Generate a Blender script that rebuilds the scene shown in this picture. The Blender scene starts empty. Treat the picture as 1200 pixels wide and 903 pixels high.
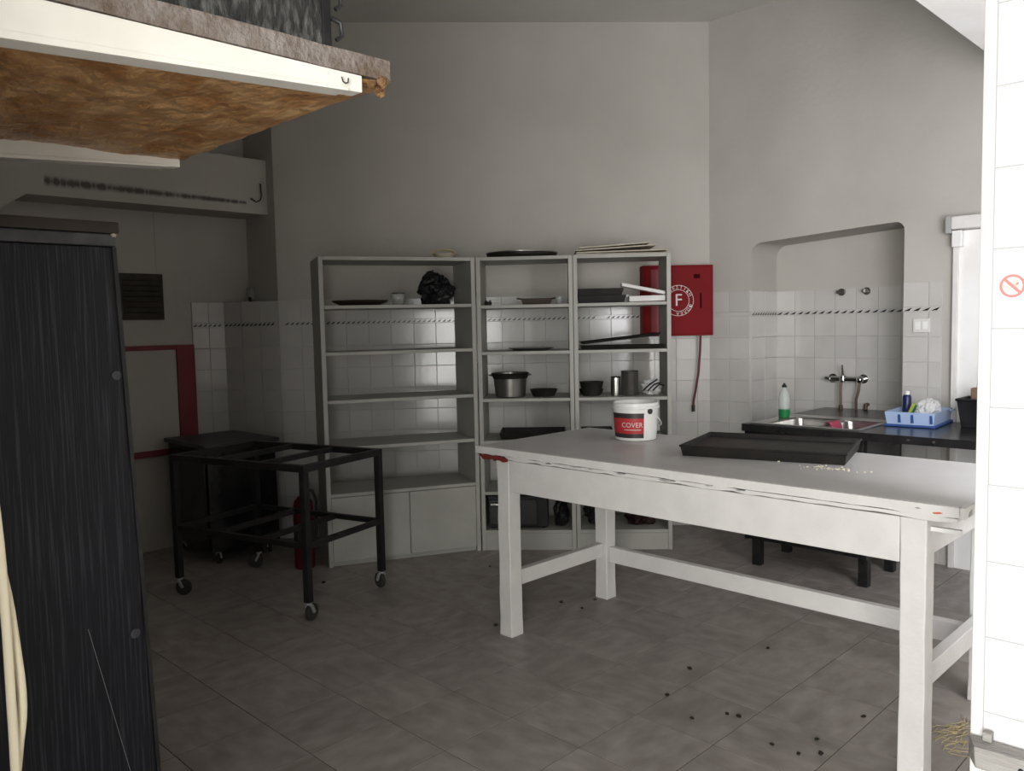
import bpy, math, random
from mathutils import Vector, Matrix, noise

random.seed(7)
SC = bpy.context.scene
COL = SC.collection
R = math.radians
TH = R(44.9)                      # the room's own axes: u runs along the sink wall, w runs towards it
CU, SU = math.cos(TH), math.sin(TH)


def V(u, w, z=0.0):
    return Vector((u * CU + w * SU, -u * SU + w * CU, z))


# ---------------------------------------------------------------- camera, light, exposure
cam_d = bpy.data.cameras.new('camera')
cam_d.sensor_width = 36.0
cam_d.lens = 28.94
cam_d.clip_start = 0.02
cam = bpy.data.objects.new('camera', cam_d)
COL.objects.link(cam)
PITCH, ROLL = R(4.147), R(1.198)
fwd = Vector((0, math.cos(PITCH), -math.sin(PITCH)))
rgt = Vector((1, 0, 0))
up = Vector((0, math.sin(PITCH), math.cos(PITCH)))
ea = rgt * math.cos(ROLL) - up * math.sin(ROLL)
eb = rgt * math.sin(ROLL) + up * math.cos(ROLL)
rot = Matrix((ea, eb, -fwd)).transposed()
cam.matrix_world = Matrix.Translation((0, 0, 1.42)) @ rot.to_4x4()
SC.camera = cam

world = bpy.data.worlds.new('overcast_sky')
SC.world = world
world.use_nodes = True
bg = world.node_tree.nodes['Background']
bg.inputs[0].default_value = (0.98, 0.985, 1.0, 1)
bg.inputs[1].default_value = 1.5


def area_light(name, loc, direction, sx, sy, power, colour):
    d = bpy.data.lights.new(name, 'AREA')
    d.shape = 'RECTANGLE'
    d.size, d.size_y = sx, sy
    d.energy = power
    d.color = colour
    o = bpy.data.objects.new(name, d)
    COL.objects.link(o)
    o.location = loc
    o.rotation_euler = Vector(direction).to_track_quat('-Z', 'Z').to_euler()
    return o


# daylight falling in through the open shop front behind the camera
area_light('shopfront_daylight', V(0.95, -1.9, 1.2), V(-0.05, 1, 0.0), 3.0, 2.3, 315, (1.0, 0.985, 0.95))
# added light aimed at the sink wall, set in the partition's made-up opening
area_light('sink_wall_fill', V(0.32, 2.40, 1.45), V(0.22, 1, 0.0), 1.1, 2.0, 115, (0.96, 0.955, 1.0))
# portals that guide the sky light through the shop front and the added opening
for nm, p, d, sx, sy in (('shopfront_portal', V(0.05, -0.22, 1.375), V(0, 1, 0), 1.8, 2.75), ('added_opening_portal', V(0.32, 2.36, 1.45), V(0, 1, 0), 1.1, 2.0)):
    po = area_light(nm, p, d, sx, sy, 1, (1, 1, 1))
    po.data.cycles.is_portal = True

SC.view_settings.view_transform = 'Standard'
SC.view_settings.look = 'None'
SC.view_settings.gamma = 1.0
SC.view_settings.use_curve_mapping = False
SC.view_settings.exposure = 0.0


# ---------------------------------------------------------------- materials
MATS = {}


def mat(name, col, rough=0.6, metal=0.0, col2=None, scale=6.0, stretch=(1, 1, 1), contrast=(0.35, 0.65), bump=0.0,
        bscale=40.0, vary=0.0, alpha=1.0, trans=0.0, ior=1.45, spec=None):
    m = bpy.data.materials.new(name)
    m.use_nodes = True
    nt = m.node_tree
    b = nt.nodes['Principled BSDF']
    b.inputs['Roughness'].default_value = rough
    b.inputs['Metallic'].default_value = metal
    b.inputs['Alpha'].default_value = alpha
    b.inputs['Transmission Weight'].default_value = trans
    b.inputs['IOR'].default_value = ior
    if spec is not None:
        b.inputs['Specular IOR Level'].default_value = spec
    b.inputs['Base Color'].default_value = (*col, 1)
    tc = nt.nodes.new('ShaderNodeTexCoord')
    src = None
    if col2 is not None:
        mp = nt.nodes.new('ShaderNodeMapping')
        mp.inputs['Scale'].default_value = stretch
        nt.links.new(tc.outputs['Object'], mp.inputs[0])
        n = nt.nodes.new('ShaderNodeTexNoise')
        n.inputs['Scale'].default_value = scale
        n.inputs['Detail'].default_value = 6
        if vary:
            oi = nt.nodes.new('ShaderNodeObjectInfo')
            vm = nt.nodes.new('ShaderNodeVectorMath')
            vm.operation = 'SCALE'
            vm.inputs['Scale'].default_value = 37.0
            cx = nt.nodes.new('ShaderNodeCombineXYZ')
            for i in range(3):
                nt.links.new(oi.outputs['Random'], cx.inputs[i])
            nt.links.new(cx.outputs[0], vm.inputs[0])
            ad = nt.nodes.new('ShaderNodeVectorMath')
            nt.links.new(mp.outputs[0], ad.inputs[0])
            nt.links.new(vm.outputs[0], ad.inputs[1])
            nt.links.new(ad.outputs[0], n.inputs['Vector'])
        else:
            nt.links.new(mp.outputs[0], n.inputs['Vector'])
        cr = nt.nodes.new('ShaderNodeValToRGB')
        cr.color_ramp.elements[0].position, cr.color_ramp.elements[1].position = contrast
        cr.color_ramp.elements[0].color = (*col, 1)
        cr.color_ramp.elements[1].color = (*col2, 1)
        nt.links.new(n.outputs['Fac'], cr.inputs[0])
        src = cr.outputs[0]
        nt.links.new(src, b.inputs['Base Color'])
    if vary:
        oi2 = nt.nodes.new('ShaderNodeObjectInfo')
        mr = nt.nodes.new('ShaderNodeMapRange')
        mr.inputs['To Min'].default_value = 1 - vary
        mr.inputs['To Max'].default_value = 1 + vary
        nt.links.new(oi2.outputs['Random'], mr.inputs[0])
        hs = nt.nodes.new('ShaderNodeHueSaturation')
        hs.inputs['Color'].default_value = (*col, 1)
        if src:
            nt.links.new(src, hs.inputs['Color'])
        nt.links.new(mr.outputs[0], hs.inputs['Value'])
        nt.links.new(hs.outputs[0], b.inputs['Base Color'])
    if bump:
        n2 = nt.nodes.new('ShaderNodeTexNoise')
        n2.inputs['Scale'].default_value = bscale
        n2.inputs['Detail'].default_value = 5
        mp2 = nt.nodes.new('ShaderNodeMapping')
        mp2.inputs['Scale'].default_value = stretch
        nt.links.new(tc.outputs['Object'], mp2.inputs[0])
        nt.links.new(mp2.outputs[0], n2.inputs['Vector'])
        bp = nt.nodes.new('ShaderNodeBump')
        bp.inputs['Strength'].default_value = bump
        bp.inputs['Distance'].default_value = 0.02
        nt.links.new(n2.outputs['Fac'], bp.inputs['Height'])
        nt.links.new(bp.outputs[0], b.inputs['Normal'])
    MATS[name] = m
    return m


mat('plaster', (0.39, 0.372, 0.338), 0.85, col2=(0.44, 0.42, 0.385), scale=1.6, bump=0.12, bscale=25)
mat('ceiling_paint', (0.50, 0.49, 0.46), 0.9, col2=(0.55, 0.54, 0.51), scale=1.2, bump=0.1, bscale=20)
mat('wall_tile', (0.445, 0.435, 0.412), 0.14, col2=(0.50, 0.49, 0.467), scale=3, vary=0.03, bump=0.03, bscale=14)
mat('grout', (0.46, 0.45, 0.43), 0.9)
mat('floor_grout', (0.055, 0.05, 0.046), 0.95)
mat('floor_tile', (0.235, 0.210, 0.191), 0.5, col2=(0.345, 0.315, 0.293), scale=8, stretch=(1, 1.9, 1), contrast=(0.32, 0.7),
    vary=0.05, bump=0.03, bscale=18)
mat('border_black', (0.012, 0.012, 0.012), 0.3)
mat('pillar_grout', (0.50, 0.50, 0.50), 0.9)
mat('pillar_tile', (0.75, 0.755, 0.76), 0.3, col2=(0.72, 0.725, 0.73), scale=3, vary=0.01)
mat('pillar_plaster', (0.80, 0.80, 0.79), 0.7, col2=(0.74, 0.73, 0.70), scale=5)
mat('white_paint', (0.61, 0.60, 0.58), 0.5, col2=(0.66, 0.65, 0.63), scale=9, bump=0.12, bscale=60)
mat('laminate', (0.46, 0.455, 0.45), 0.38, col2=(0.51, 0.505, 0.50), scale=5)
mat('shelf_paint', (0.33, 0.325, 0.295), 0.55, col2=(0.38, 0.375, 0.343), scale=4, bump=0.05, bscale=50)
mat('black_metal', (0.012, 0.012, 0.013), 0.45, metal=0.2, col2=(0.022, 0.021, 0.021), scale=14)
mat('black_wood', (0.007, 0.008, 0.0125), 0.45, col2=(0.062, 0.067, 0.080), scale=5, stretch=(38, 38, 0.9),
    contrast=(0.50, 0.88), bump=0.15, bscale=8, spec=0.3)
mat('black_trim', (0.035, 0.038, 0.044), 0.45, col2=(0.07, 0.072, 0.078), scale=18)
mat('black_lacquer', (0.010, 0.010, 0.011), 0.25, col2=(0.018, 0.017, 0.017), scale=9)
mat('chip_board', (0.14, 0.105, 0.08), 0.9, col2=(0.25, 0.22, 0.20), scale=30, bump=0.5, bscale=90)
mat('foam_brown', (0.42, 0.20, 0.072), 0.28, col2=(0.68, 0.42, 0.20), scale=11, stretch=(1, 1.6, 1), bump=0.7, bscale=26)
mat('foam_dark', (0.13, 0.065, 0.025), 0.6, col2=(0.26, 0.15, 0.06), scale=30, bump=0.6, bscale=80)
mat('bracket_white', (0.84, 0.82, 0.75), 0.4, col2=(0.78, 0.76, 0.69), scale=10)
mat('crate_grey', (0.022, 0.022, 0.021), 0.8, col2=(0.16, 0.158, 0.15), scale=90, stretch=(1, 1, 0.4), contrast=(0.45, 0.85), bump=0.5, bscale=120)
mat('cream_cable', (0.84, 0.77, 0.57), 0.45)
mat('red_paint', (0.15, 0.005, 0.008), 0.6, col2=(0.17, 0.006, 0.009), scale=4, spec=0.15)
mat('dark_red', (0.16, 0.018, 0.026), 0.55, col2=(0.20, 0.025, 0.032), scale=6)
mat('chip_red', (0.15, 0.018, 0.016), 0.8)
mat('chip_orange', (0.55, 0.13, 0.06), 0.7)
mat('print_white', (0.62, 0.58, 0.56), 0.6)
mat('steel', (0.42, 0.41, 0.39), 0.28, metal=1.0, col2=(0.5, 0.49, 0.47), scale=8)
mat('dull_steel', (0.20, 0.19, 0.18), 0.35, metal=0.9, col2=(0.26, 0.25, 0.23), scale=8)
mat('chrome', (0.62, 0.62, 0.62), 0.12, metal=1.0)
mat('copper', (0.12, 0.078, 0.06), 0.5, metal=0.5)
mat('dark_pan', (0.010, 0.009, 0.008), 0.5, col2=(0.020, 0.017, 0.015), scale=10, spec=0.25)
mat('brown_plate', (0.035, 0.022, 0.014), 0.6)
mat('dark_plastic', (0.008, 0.008, 0.009), 0.4, col2=(0.02, 0.02, 0.021), scale=9, spec=0.25)
mat('clear_glass', (0.45, 0.47, 0.46), 0.06, alpha=0.3, spec=0.8)
mat('clear_plastic', (0.80, 0.82, 0.80), 0.25, alpha=0.55)
mat('green_soap', (0.012, 0.17, 0.05), 0.3)
mat('card', (0.40, 0.36, 0.28), 0.8, col2=(0.48, 0.44, 0.36), scale=12)
mat('straw', (0.42, 0.35, 0.19), 0.8)
mat('white_plastic', (0.72, 0.72, 0.70), 0.35)
mat('grey_plastic', (0.33, 0.33, 0.32), 0.5)
mat('label_red', (0.42, 0.03, 0.035), 0.45)
mat('label_black', (0.035, 0.028, 0.028), 0.45)
mat('blue_plastic', (0.34, 0.44, 0.63), 0.35)
mat('blue_dark', (0.03, 0.075, 0.24), 0.4)
mat('navy', (0.010, 0.014, 0.085), 0.35)
mat('lime', (0.32, 0.38, 0.06), 0.8)
mat('pink_cloth', (0.34, 0.055, 0.10), 0.85, bump=0.3, bscale=120)
mat('brown_wood', (0.14, 0.085, 0.055), 0.8, col2=(0.19, 0.12, 0.08), scale=12)
mat('grey_wood', (0.30, 0.285, 0.265), 0.85, col2=(0.40, 0.385, 0.365), scale=6, stretch=(1, 8, 8), bump=0.5, bscale=20)
mat('vent_brown', (0.022, 0.017, 0.012), 0.7, col2=(0.04, 0.032, 0.024), scale=14)
mat('rubber', (0.035, 0.033, 0.03), 0.8)
mat('crumb', (0.62, 0.58, 0.46), 0.9)
mat('dirt', (0.018, 0.014, 0.011), 0.95)
mat('sticker_white', (0.80, 0.78, 0.77), 0.5)
mat('sticker_red', (0.62, 0.24, 0.22), 0.6)
mat('sticker_pink', (0.75, 0.58, 0.54), 0.6)
mat('socket_white', (0.60, 0.59, 0.56), 0.4)
mat('slot_red', (0.035, 0.003, 0.004), 0.8, spec=0.05)
mat('extinguisher_red', (0.085, 0.006, 0.012), 0.45, spec=0.3)
mat('bottle_plastic', (0.55, 0.60, 0.57), 0.25, alpha=0.5)
mat('wine_plastic', (0.022, 0.008, 0.009), 0.5, spec=0.25)
mat('hose_red', (0.10, 0.02, 0.022), 0.6)


def beam_material():
    """painted beam with a broken line of soot along its face"""
    m = mat('sooty_plaster', (0.39, 0.372, 0.338), 0.85, col2=(0.44, 0.42, 0.385), scale=1.6, bump=0.12, bscale=25)
    nt = m.node_tree
    b = nt.nodes['Principled BSDF']
    src = b.inputs['Base Color'].links[0].from_socket
    tc = nt.nodes.new('ShaderNodeTexCoord')
    sp = nt.nodes.new('ShaderNodeSeparateXYZ')
    nt.links.new(tc.outputs['Object'], sp.inputs[0])

    def math_n(op, a, bb=None, c=None):
        n = nt.nodes.new('ShaderNodeMath')
        n.operation = op
        for i, x in enumerate((a, bb, c)):
            if x is None:
                continue
            if isinstance(x, (int, float)):
                n.inputs[i].default_value = x
            else:
                nt.links.new(x, n.inputs[i])
        return n.outputs[0]
    # local y: 0 at the right end, negative towards the left ; local z is height above beam bottom
    y, z = sp.outputs[1], sp.outputs[2]
    half = math_n('MULTIPLY_ADD', y, -0.016, 0.013)
    dz = math_n('ABSOLUTE', math_n('SUBTRACT', z, math_n('MULTIPLY_ADD', y, -0.012, 0.065)))
    inz = math_n('SUBTRACT', 1.0, math_n('SMOOTH_MIN', math_n('DIVIDE', dz, half), 1.0, 0.3))
    rng = math_n('MULTIPLY', math_n('GREATER_THAN', y, -1.36), math_n('LESS_THAN', y, -0.15))
    n = nt.nodes.new('ShaderNodeTexNoise')
    n.inputs['Scale'].default_value = 48
    n.inputs['Detail'].default_value = 8
    mp = nt.nodes.new('ShaderNodeMapping')
    mp.inputs['Scale'].default_value = (1, 1, 0.15)
    nt.links.new(tc.outputs['Object'], mp.inputs[0])
    nt.links.new(mp.outputs[0], n.inputs['Vector'])
    nz = math_n('MULTIPLY_ADD', n.outputs['Fac'], 2.6, -0.5)
    k = math_n('MULTIPLY', math_n('MULTIPLY', inz, rng), nz)
    k = math_n('MINIMUM', math_n('MAXIMUM', math_n('MULTIPLY', k, 1.2), 0.0), 0.8)
    mx = nt.nodes.new('ShaderNodeMixRGB')
    nt.links.new(k, mx.inputs[0])
    nt.links.new(src, mx.inputs[1])
    mx.inputs[2].default_value = (0.018, 0.016, 0.013, 1)
    nt.links.new(mx.outputs[0], b.inputs['Base Color'])


beam_material()


# ---------------------------------------------------------------- mesh helpers
class MB:
    def __init__(self):
        self.v, self.f, self.m = [], [], []
        self.mi = 0

    def add(self, vs, fs):
        o = len(self.v)
        self.v += [tuple(p) for p in vs]
        self.f += [tuple(i + o for i in f) for f in fs]
        self.m += [self.mi] * len(fs)
        return self

    def hexa(self, p):            # 4 bottom points ccw, 4 top points
        return self.add(p, [(3, 2, 1, 0), (4, 5, 6, 7), (0, 1, 5, 4), (1, 2, 6, 5), (2, 3, 7, 6), (3, 0, 4, 7)])

    def box(self, x0, x1, y0, y1, z0, z1):
        return self.hexa([(x0, y0, z0), (x1, y0, z0), (x1, y1, z0), (x0, y1, z0),
                          (x0, y0, z1), (x1, y0, z1), (x1, y1, z1), (x0, y1, z1)])

    def prism(self, poly, a, b, axis='z'):
        n = len(poly)

        def p3(p, t):
            return {'z': (p[0], p[1], t), 'x': (t, p[0], p[1]), 'y': (p[0], t, p[1])}[axis]
        vs = [p3(p, a) for p in poly] + [p3(p, b) for p in poly]
        fs = [tuple(range(n - 1, -1, -1)), tuple(range(n, 2 * n))]
        fs += [(i, (i + 1) % n, n + (i + 1) % n, n + i) for i in range(n)]
        return self.add(vs, fs)

    def lathe(self, prof, n=24, c=(0, 0, 0), a0=0.0, a1=2 * math.pi, cap=True):
        full = abs(a1 - a0 - 2 * math.pi) < 1e-6
        k = n if full else n + 1
        vs, fs = [], []
        for r, z in prof:
            for i in range(k):
                a = a0 + (a1 - a0) * i / n
                vs.append((c[0] + r * math.cos(a), c[1] + r * math.sin(a), c[2] + z))
        for j in range(len(prof) - 1):
            for i in range(n):
                i2 = (i + 1) % k
                fs.append((j * k + i, j * k + i2, (j + 1) * k + i2, (j + 1) * k + i))
        if cap and full:
            if prof[0][0] > 1e-4:
                fs.append(tuple(range(k - 1, -1, -1)))
            if prof[-1][0] > 1e-4:
                q = (len(prof) - 1) * k
                fs.append(tuple(q + i for i in range(k)))
        return self.add(vs, fs)

    def tube(self, pts, r, n=8):
        pts = [Vector(p) for p in pts]
        rs = r if isinstance(r, (list, tuple)) else [r] * len(pts)
        vs, fs = [], []
        t = (pts[1] - pts[0]).normalized()
        ref = Vector((0, 0, 1)) if abs(t.z) < 0.9 else Vector((1, 0, 0))
        nrm = t.cross(ref).normalized()
        for i, p in enumerate(pts):
            if i == 0:
                d = pts[1] - pts[0]
            elif i == len(pts) - 1:
                d = pts[-1] - pts[-2]
            else:
                d = (pts[i + 1] - pts[i]).normalized() + (pts[i] - pts[i - 1]).normalized()
            d.normalize()
            nrm = (nrm - d * nrm.dot(d)).normalized()
            bn = d.cross(nrm)
            for k in range(n):
                a = 2 * math.pi * k / n
                vs.append(p + (nrm * math.cos(a) + bn * math.sin(a)) * rs[i])
        for i in range(len(pts) - 1):
            for k in range(n):
                k2 = (k + 1) % n
                fs.append((i * n + k, i * n + k2, (i + 1) * n + k2, (i + 1) * n + k))
        fs.append(tuple(range(n - 1, -1, -1)))
        q = (len(pts) - 1) * n
        fs.append(tuple(q + k for k in range(n)))
        return self.add(vs, fs)

    def bar(self, a, b, s):       # square bar between two points
        a, b = Vector(a), Vector(b)
        d = (b - a).normalized()
        ref = Vector((0, 0, 1)) if abs(d.z) < 0.9 else Vector((0, 1, 0))
        x = d.cross(ref).normalized() * s / 2
        y = d.cross(x).normalized() * s / 2
        return self.hexa([a - x - y, a + x - y, a + x + y, a - x + y, b - x - y, b + x - y, b + x + y, b - x + y])

    def blob(self, rx, ry, rz, c=(0, 0, 0), amp=0.2, seed=0, nu=28, nv=16, freq=2.2, flat=None):
        vs, fs = [], []
        for j in range(nv + 1):
            t = math.pi * j / nv
            for i in range(nu):
                a = 2 * math.pi * i / nu
                d = Vector((math.sin(t) * math.cos(a), math.sin(t) * math.sin(a), -math.cos(t)))
                k = 1 + amp * noise.fractal(d * freq + Vector((seed * 7.3, seed * 3.1, 0)), 0.9, 2.1, 4)
                z = c[2] + d.z * k * rz
                if flat is not None:
                    z = max(z, flat)
                vs.append((c[0] + d.x * k * rx, c[1] + d.y * k * ry, z))
        for j in range(nv):
            for i in range(nu):
                i2 = (i + 1) % nu
                fs.append((j * nu + i, j * nu + i2, (j + 1) * nu + i2, (j + 1) * nu + i))
        return self.add(vs, fs)

    def mesh(self, name, mats):
        me = bpy.data.meshes.new(name)
        me.from_pydata(self.v, [], self.f)
        for mm in ([mats] if isinstance(mats, str) else mats):
            me.materials.append(MATS[mm])
        if not isinstance(mats, str):
            me.polygons.foreach_set('material_index', self.m)
        me.update()
        return me

    def build(self, name, mats, parent=None, loc=(0, 0, 0), rotz=0.0, smooth=False, bevel=0.0):
        me = self.mesh(name, mats)
        if smooth:
            me.polygons.foreach_set('use_smooth', [True] * len(me.polygons))
            try:
                me.set_sharp_from_angle(angle=R(40))
            except Exception:
                pass
        return link(name, me, parent, loc, rotz, bevel)


def link(name, me, parent=None, loc=(0, 0, 0), rotz=0.0, bevel=0.0):
    o = bpy.data.objects.new(name, me)
    COL.objects.link(o)
    o.parent = parent
    o.location = loc
    o.rotation_euler = (0, 0, rotz)
    if bevel:
        bv = o.modifiers.new('bevel', 'BEVEL')
        bv.width = bevel
        bv.segments = 2
        bv.limit_method = 'ANGLE'
    return o


def tag(o, label, cat, group=None):
    o['label'] = label
    o['category'] = cat
    if group:
        o['group'] = group
    return o


def thing(name, label, cat, loc=(0, 0, 0), rotz=0.0, group=None):
    o = bpy.data.objects.new(name, None)
    COL.objects.link(o)
    o.empty_display_size = 0.05
    o.location = loc
    o.rotation_euler = (0, 0, rotz)
    return tag(o, label, cat, group)


def struct(o, label=None, cat=None):
    o['kind'] = 'structure'
    if label:
        tag(o, label, cat)
    return o


def text_mesh(s, size, mat_name, extrude=0.0006, align='CENTER'):
    cu = bpy.data.curves.new('lettering', 'FONT')
    cu.body = s
    cu.size = size
    cu.align_x = align
    cu.align_y = 'CENTER'
    cu.extrude = extrude
    cu.resolution_u = 3
    ob = bpy.data.objects.new('lettering', cu)
    COL.objects.link(ob)
    bpy.context.view_layer.update()
    me = bpy.data.meshes.new_from_object(ob.evaluated_get(bpy.context.evaluated_depsgraph_get()))
    bpy.data.objects.remove(ob)
    me.materials.clear()
    me.materials.append(MATS[mat_name])
    return me


def tile_mesh(name, w, h, t, ch, material):
    """a tile lying in local xz, its face towards -y"""
    b = MB()
    x, z = w / 2, h / 2
    b.add([(-x, 0, -z), (x, 0, -z), (x, 0, z), (-x, 0, z),
           (-x, -t + ch, -z), (x, -t + ch, -z), (x, -t + ch, z), (-x, -t + ch, z),
           (-x + ch, -t, -z + ch), (x - ch, -t, -z + ch), (x - ch, -t, z - ch), (-x + ch, -t, z - ch)],
          [(0, 1, 5, 4), (1, 2, 6, 5), (2, 3, 7, 6), (3, 0, 4, 7), (4, 5, 9, 8), (5, 6, 10, 9), (6, 7, 11, 10), (7, 4, 8, 11),
           (8, 9, 10, 11), (3, 2, 1, 0)])
    return b.mesh(name, material)


TILE_CACHE = {}


def wall_tiles(parent, x0, x1, rows, module=0.15, material='wall_tile', y=0.0, rot=0.0, origin=None):
    """rows: list of (z0, z1); tiles of equal mesh shared, cut pieces get their own"""
    x = x0
    while x < x1 - 0.012:
        w = min(module, x1 - x)
        for z0, z1 in rows:
            h = z1 - z0
            key = (round(w, 3), round(h, 3), material)
            if key not in TILE_CACHE:
                TILE_CACHE[key] = tile_mesh('tile', w - 0.0025, h - 0.0025, 0.008, 0.0014, material) if material == 'wall_tile' else tile_mesh('tile', w - 0.0026, h - 0.0026, 0.004, 0.0006, material)
            o = bpy.data.objects.new('tile', TILE_CACHE[key])
            COL.objects.link(o)
            o.parent = parent
            cx = x + w / 2
            if origin is None:
                o.location = (cx, y, (z0 + z1) / 2)
            else:
                o.location = (origin[0] + math.cos(rot) * cx, origin[1] + math.sin(rot) * cx, (z0 + z1) / 2)
            o.rotation_euler = (0, random.uniform(-0.002, 0.002), rot + random.uniform(-0.006, 0.006) * (material == 'wall_tile'))
        x += module


def border(parent, x0, x1, z=1.466, y=-0.0085, rot=0.0, origin=(0, 0), pitch=0.034):
    """rope border: slanting black wedges on a white ledge tile"""
    b = MB()
    b.mi = 0
    b.box(x0, x1, 0, 0.0085, z - 0.013, z + 0.013)
    b.mi = 1
    x = x0 + 0.004
    while x < x1 - pitch:
        if random.random() > 0.04:
            p = [(x, z - 0.009), (x + pitch * 0.62, z - 0.009), (x + pitch * 0.95, z + 0.010), (x + pitch * 0.6, z + 0.004)]
            b.prism(p, -0.002, 0.0005, 'y')
        x += pitch
    o = b.build('border_strip', ['wall_tile', 'border_black'], parent, (origin[0], origin[1] + y if rot == 0 else origin[1], 0), rot)
    o['kind'] = 'stuff'
    return o


# ---------------------------------------------------------------- the room shell
CEIL = 3.435
UK, WK = -3.0565, 5.018           # corner between the back wall and the sink wall
UO, WO = -5.027, 2.837            # corner between the back wall and the alcove
UI = -5.424                       # back of the alcove
URIGHT = 0.95
WFRONT = -0.14
K = V(UK, WK)
O = V(UO, WO)
BANG = math.atan2(K.y - O.y, K.x - O.x)
BLEN = (K - O).length

# floor: bed of grout carrying square tiles
fl = MB().prism([(UI - 0.2, WFRONT - 1.6), (URIGHT + 1.8, WFRONT - 1.6), (URIGHT + 1.8, WK + 0.6), (UK - 0.3, WK + 0.6),
                 (UI - 0.2, WO + 0.3)], -0.12, -0.0015)
floor = struct(fl.build('floor', 'floor_grout', None, (0, 0, 0), -TH), 'grey-beige marbled ceramic tile floor', 'floor')
TS = 0.32
g0 = (-2.067, 2.037)              # one crossing of the joints
near = MB()
ftile = None


def floor_tile_mesh():
    b = MB()
    s, c, t = TS / 2 - 0.0018, 0.0002, 0.009
    b.add([(-s, -s, -t), (s, -s, -t), (s, s, -t), (-s, s, -t), (-s, -s, -c), (s, -s, -c), (s, s, -c), (-s, s, -c),
           (-s + c, -s + c, 0), (s - c, -s + c, 0), (s - c, s - c, 0), (-s + c, s - c, 0)],
          [(0, 1, 5, 4), (1, 2, 6, 5), (2, 3, 7, 6), (3, 0, 4, 7), (4, 5, 9, 8), (5, 6, 10, 9), (6, 7, 11, 10), (7, 4, 8, 11), (8, 9, 10, 11)])
    return b.mesh('tile', 'floor_tile')


ftile = floor_tile_mesh()
for i in range(-14, 17):
    for j in range(-14, 11):
        u, w = g0[0] + (i + 0.5) * TS, g0[1] + (j + 0.5) * TS
        if u < UI - 0.13 or u > URIGHT + 1.5 or w > WK + 0.2 or w < WFRONT - 1.5:
            continue
        # behind the back wall or inside the left wall
        d = (V(u, w) - O).cross(Vector((math.cos(BANG), math.sin(BANG), 0))).z
        if d < -0.12 and u < UK + 0.1 and w > WO - 0.2:
            continue
        if w > WO + 0.1 and u < UO:
            continue
        if u < UO - 0.05 and w < 1.2:
            continue
        p = V(u, w)
        ang = abs(math.degrees(math.atan2(p.x, p.y)))
        if p.y > 2.1 and ang < 41 and w > 1.2 and u < 0.1:
            o = bpy.data.objects.new('tile', ftile)
            COL.objects.link(o)
            o.parent = floor
            o.location = (u, w, random.uniform(-0.0003, 0.0003))
            o.rotation_euler = (random.uniform(-0.0008, 0.0008), random.uniform(-0.0008, 0.0008), math.pi / 2 * random.randint(0, 3))
        else:
            s = TS / 2 - 0.002
            near.box(u - s, u + s, w - s, w + s, -0.009, 0)
nt_ = near.build('tile_field', 'floor_tile', floor)
nt_['kind'] = 'stuff'

# ceiling
struct(MB().prism([(UI - 0.3, WFRONT), (URIGHT + 0.2, WFRONT), (URIGHT + 0.2, WK + 0.7), (UK - 0.5, WK + 0.7), (UI - 0.3, WO + 0.4)],
                  CEIL, CEIL + 0.15).build('ceiling', 'ceiling_paint', None, (0, 0, 0), -TH), 'plain painted ceiling', 'ceiling')

ROWS = [(1.479, 1.62)] + [(1.453 - 0.1453 * (k + 1), 1.453 - 0.1453 * k) for k in range(10)]

# back wall (behind the shelves), frame at its left end
wb = struct(MB().box(-0.0, BLEN + 0.25, 0.0, 0.15, 0, CEIL).build('wall_back', 'plaster', None, O, BANG),
            'grimy white plaster wall with white tiles on its lower half, behind the shelves', 'wall')
MB().box(0, BLEN, -0.003, 0.001, 0, 1.622).build('grout_bed', 'grout', wb)
wall_tiles(wb, 0.0, BLEN, ROWS)
border(wb, 0.0, BLEN)

# sink wall with its rounded niche; frame at the corner, x to the right, y into the wall
NA, NB, ND = 0.31, 1.284, 0.36
SEND = URIGHT - UK
wr = MB()
rad = 0.085
top = []
for k in range(7):
    a = math.pi - k * math.pi / 12
    top.append((NA + rad + rad * math.cos(a), 1.845 + rad * math.sin(a)))
for k in range(1, 7):
    t = k / 7
    top.append((NA + rad + (NB - NA - 2 * rad) * t, 1.93 + (1.975 - 1.93) * t))
for k in range(7):
    a = math.pi / 2 - k * math.pi / 12
    top.append((NB - 0.05 + 0.05 * math.cos(a), 1.925 + 0.05 * math.sin(a)))
wr.add([(0, 0, 0), (NA, 0, 0), (NA, 0, CEIL), (0, 0, CEIL)], [(0, 1, 2, 3)])
wr.add([(NB, 0, 0), (SEND, 0, 0), (SEND, 0, CEIL), (NB, 0, CEIL)], [(0, 1, 2, 3)])
for p, q in zip(top[:-1], top[1:]):
    wr.add([(p[0], 0, p[1]), (q[0], 0, q[1]), (q[0], 0, CEIL), (p[0], 0, CEIL)], [(0, 1, 2, 3)])
outl = [(NA, 0.0)] + top + [(NB, 0.0)]
for p, q in zip(outl[:-1], outl[1:]):
    wr.add([(p[0], 0, p[1]), (p[0], ND, p[1]), (q[0], ND, q[1]), (q[0], 0, q[1])], [(0, 1, 2, 3)])
wr.add([(NA - .1, ND, 0), (NB + .1, ND, 0), (NB + .1, ND, 2.1), (NA - .1, ND, 2.1)], [(0, 1, 2, 3)])
wr.box(-0.3, SEND, ND + 0.01, ND + 0.15, 0, CEIL)
wrt = struct(wr.build('wall_right', 'plaster', None, K, -TH), 'white plaster wall with a rounded tiled niche above the sink', 'wall')
g = MB()
g.box(0, NA, -0.003, 0.001, 0, 1.622)
g.box(NB, 1.495, -0.003, 0.001, 0, 1.622)
g.box(NA, NB, ND - 0.003, ND + 0.001, 0.7, 1.622)
g.box(NA - 0.001, NA + 0.003, 0, ND, 0.7, 1.622)
g.build('grout_bed', 'grout', wrt)
wall_tiles(wrt, 0.0, NA, ROWS, module=0.155)
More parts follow.
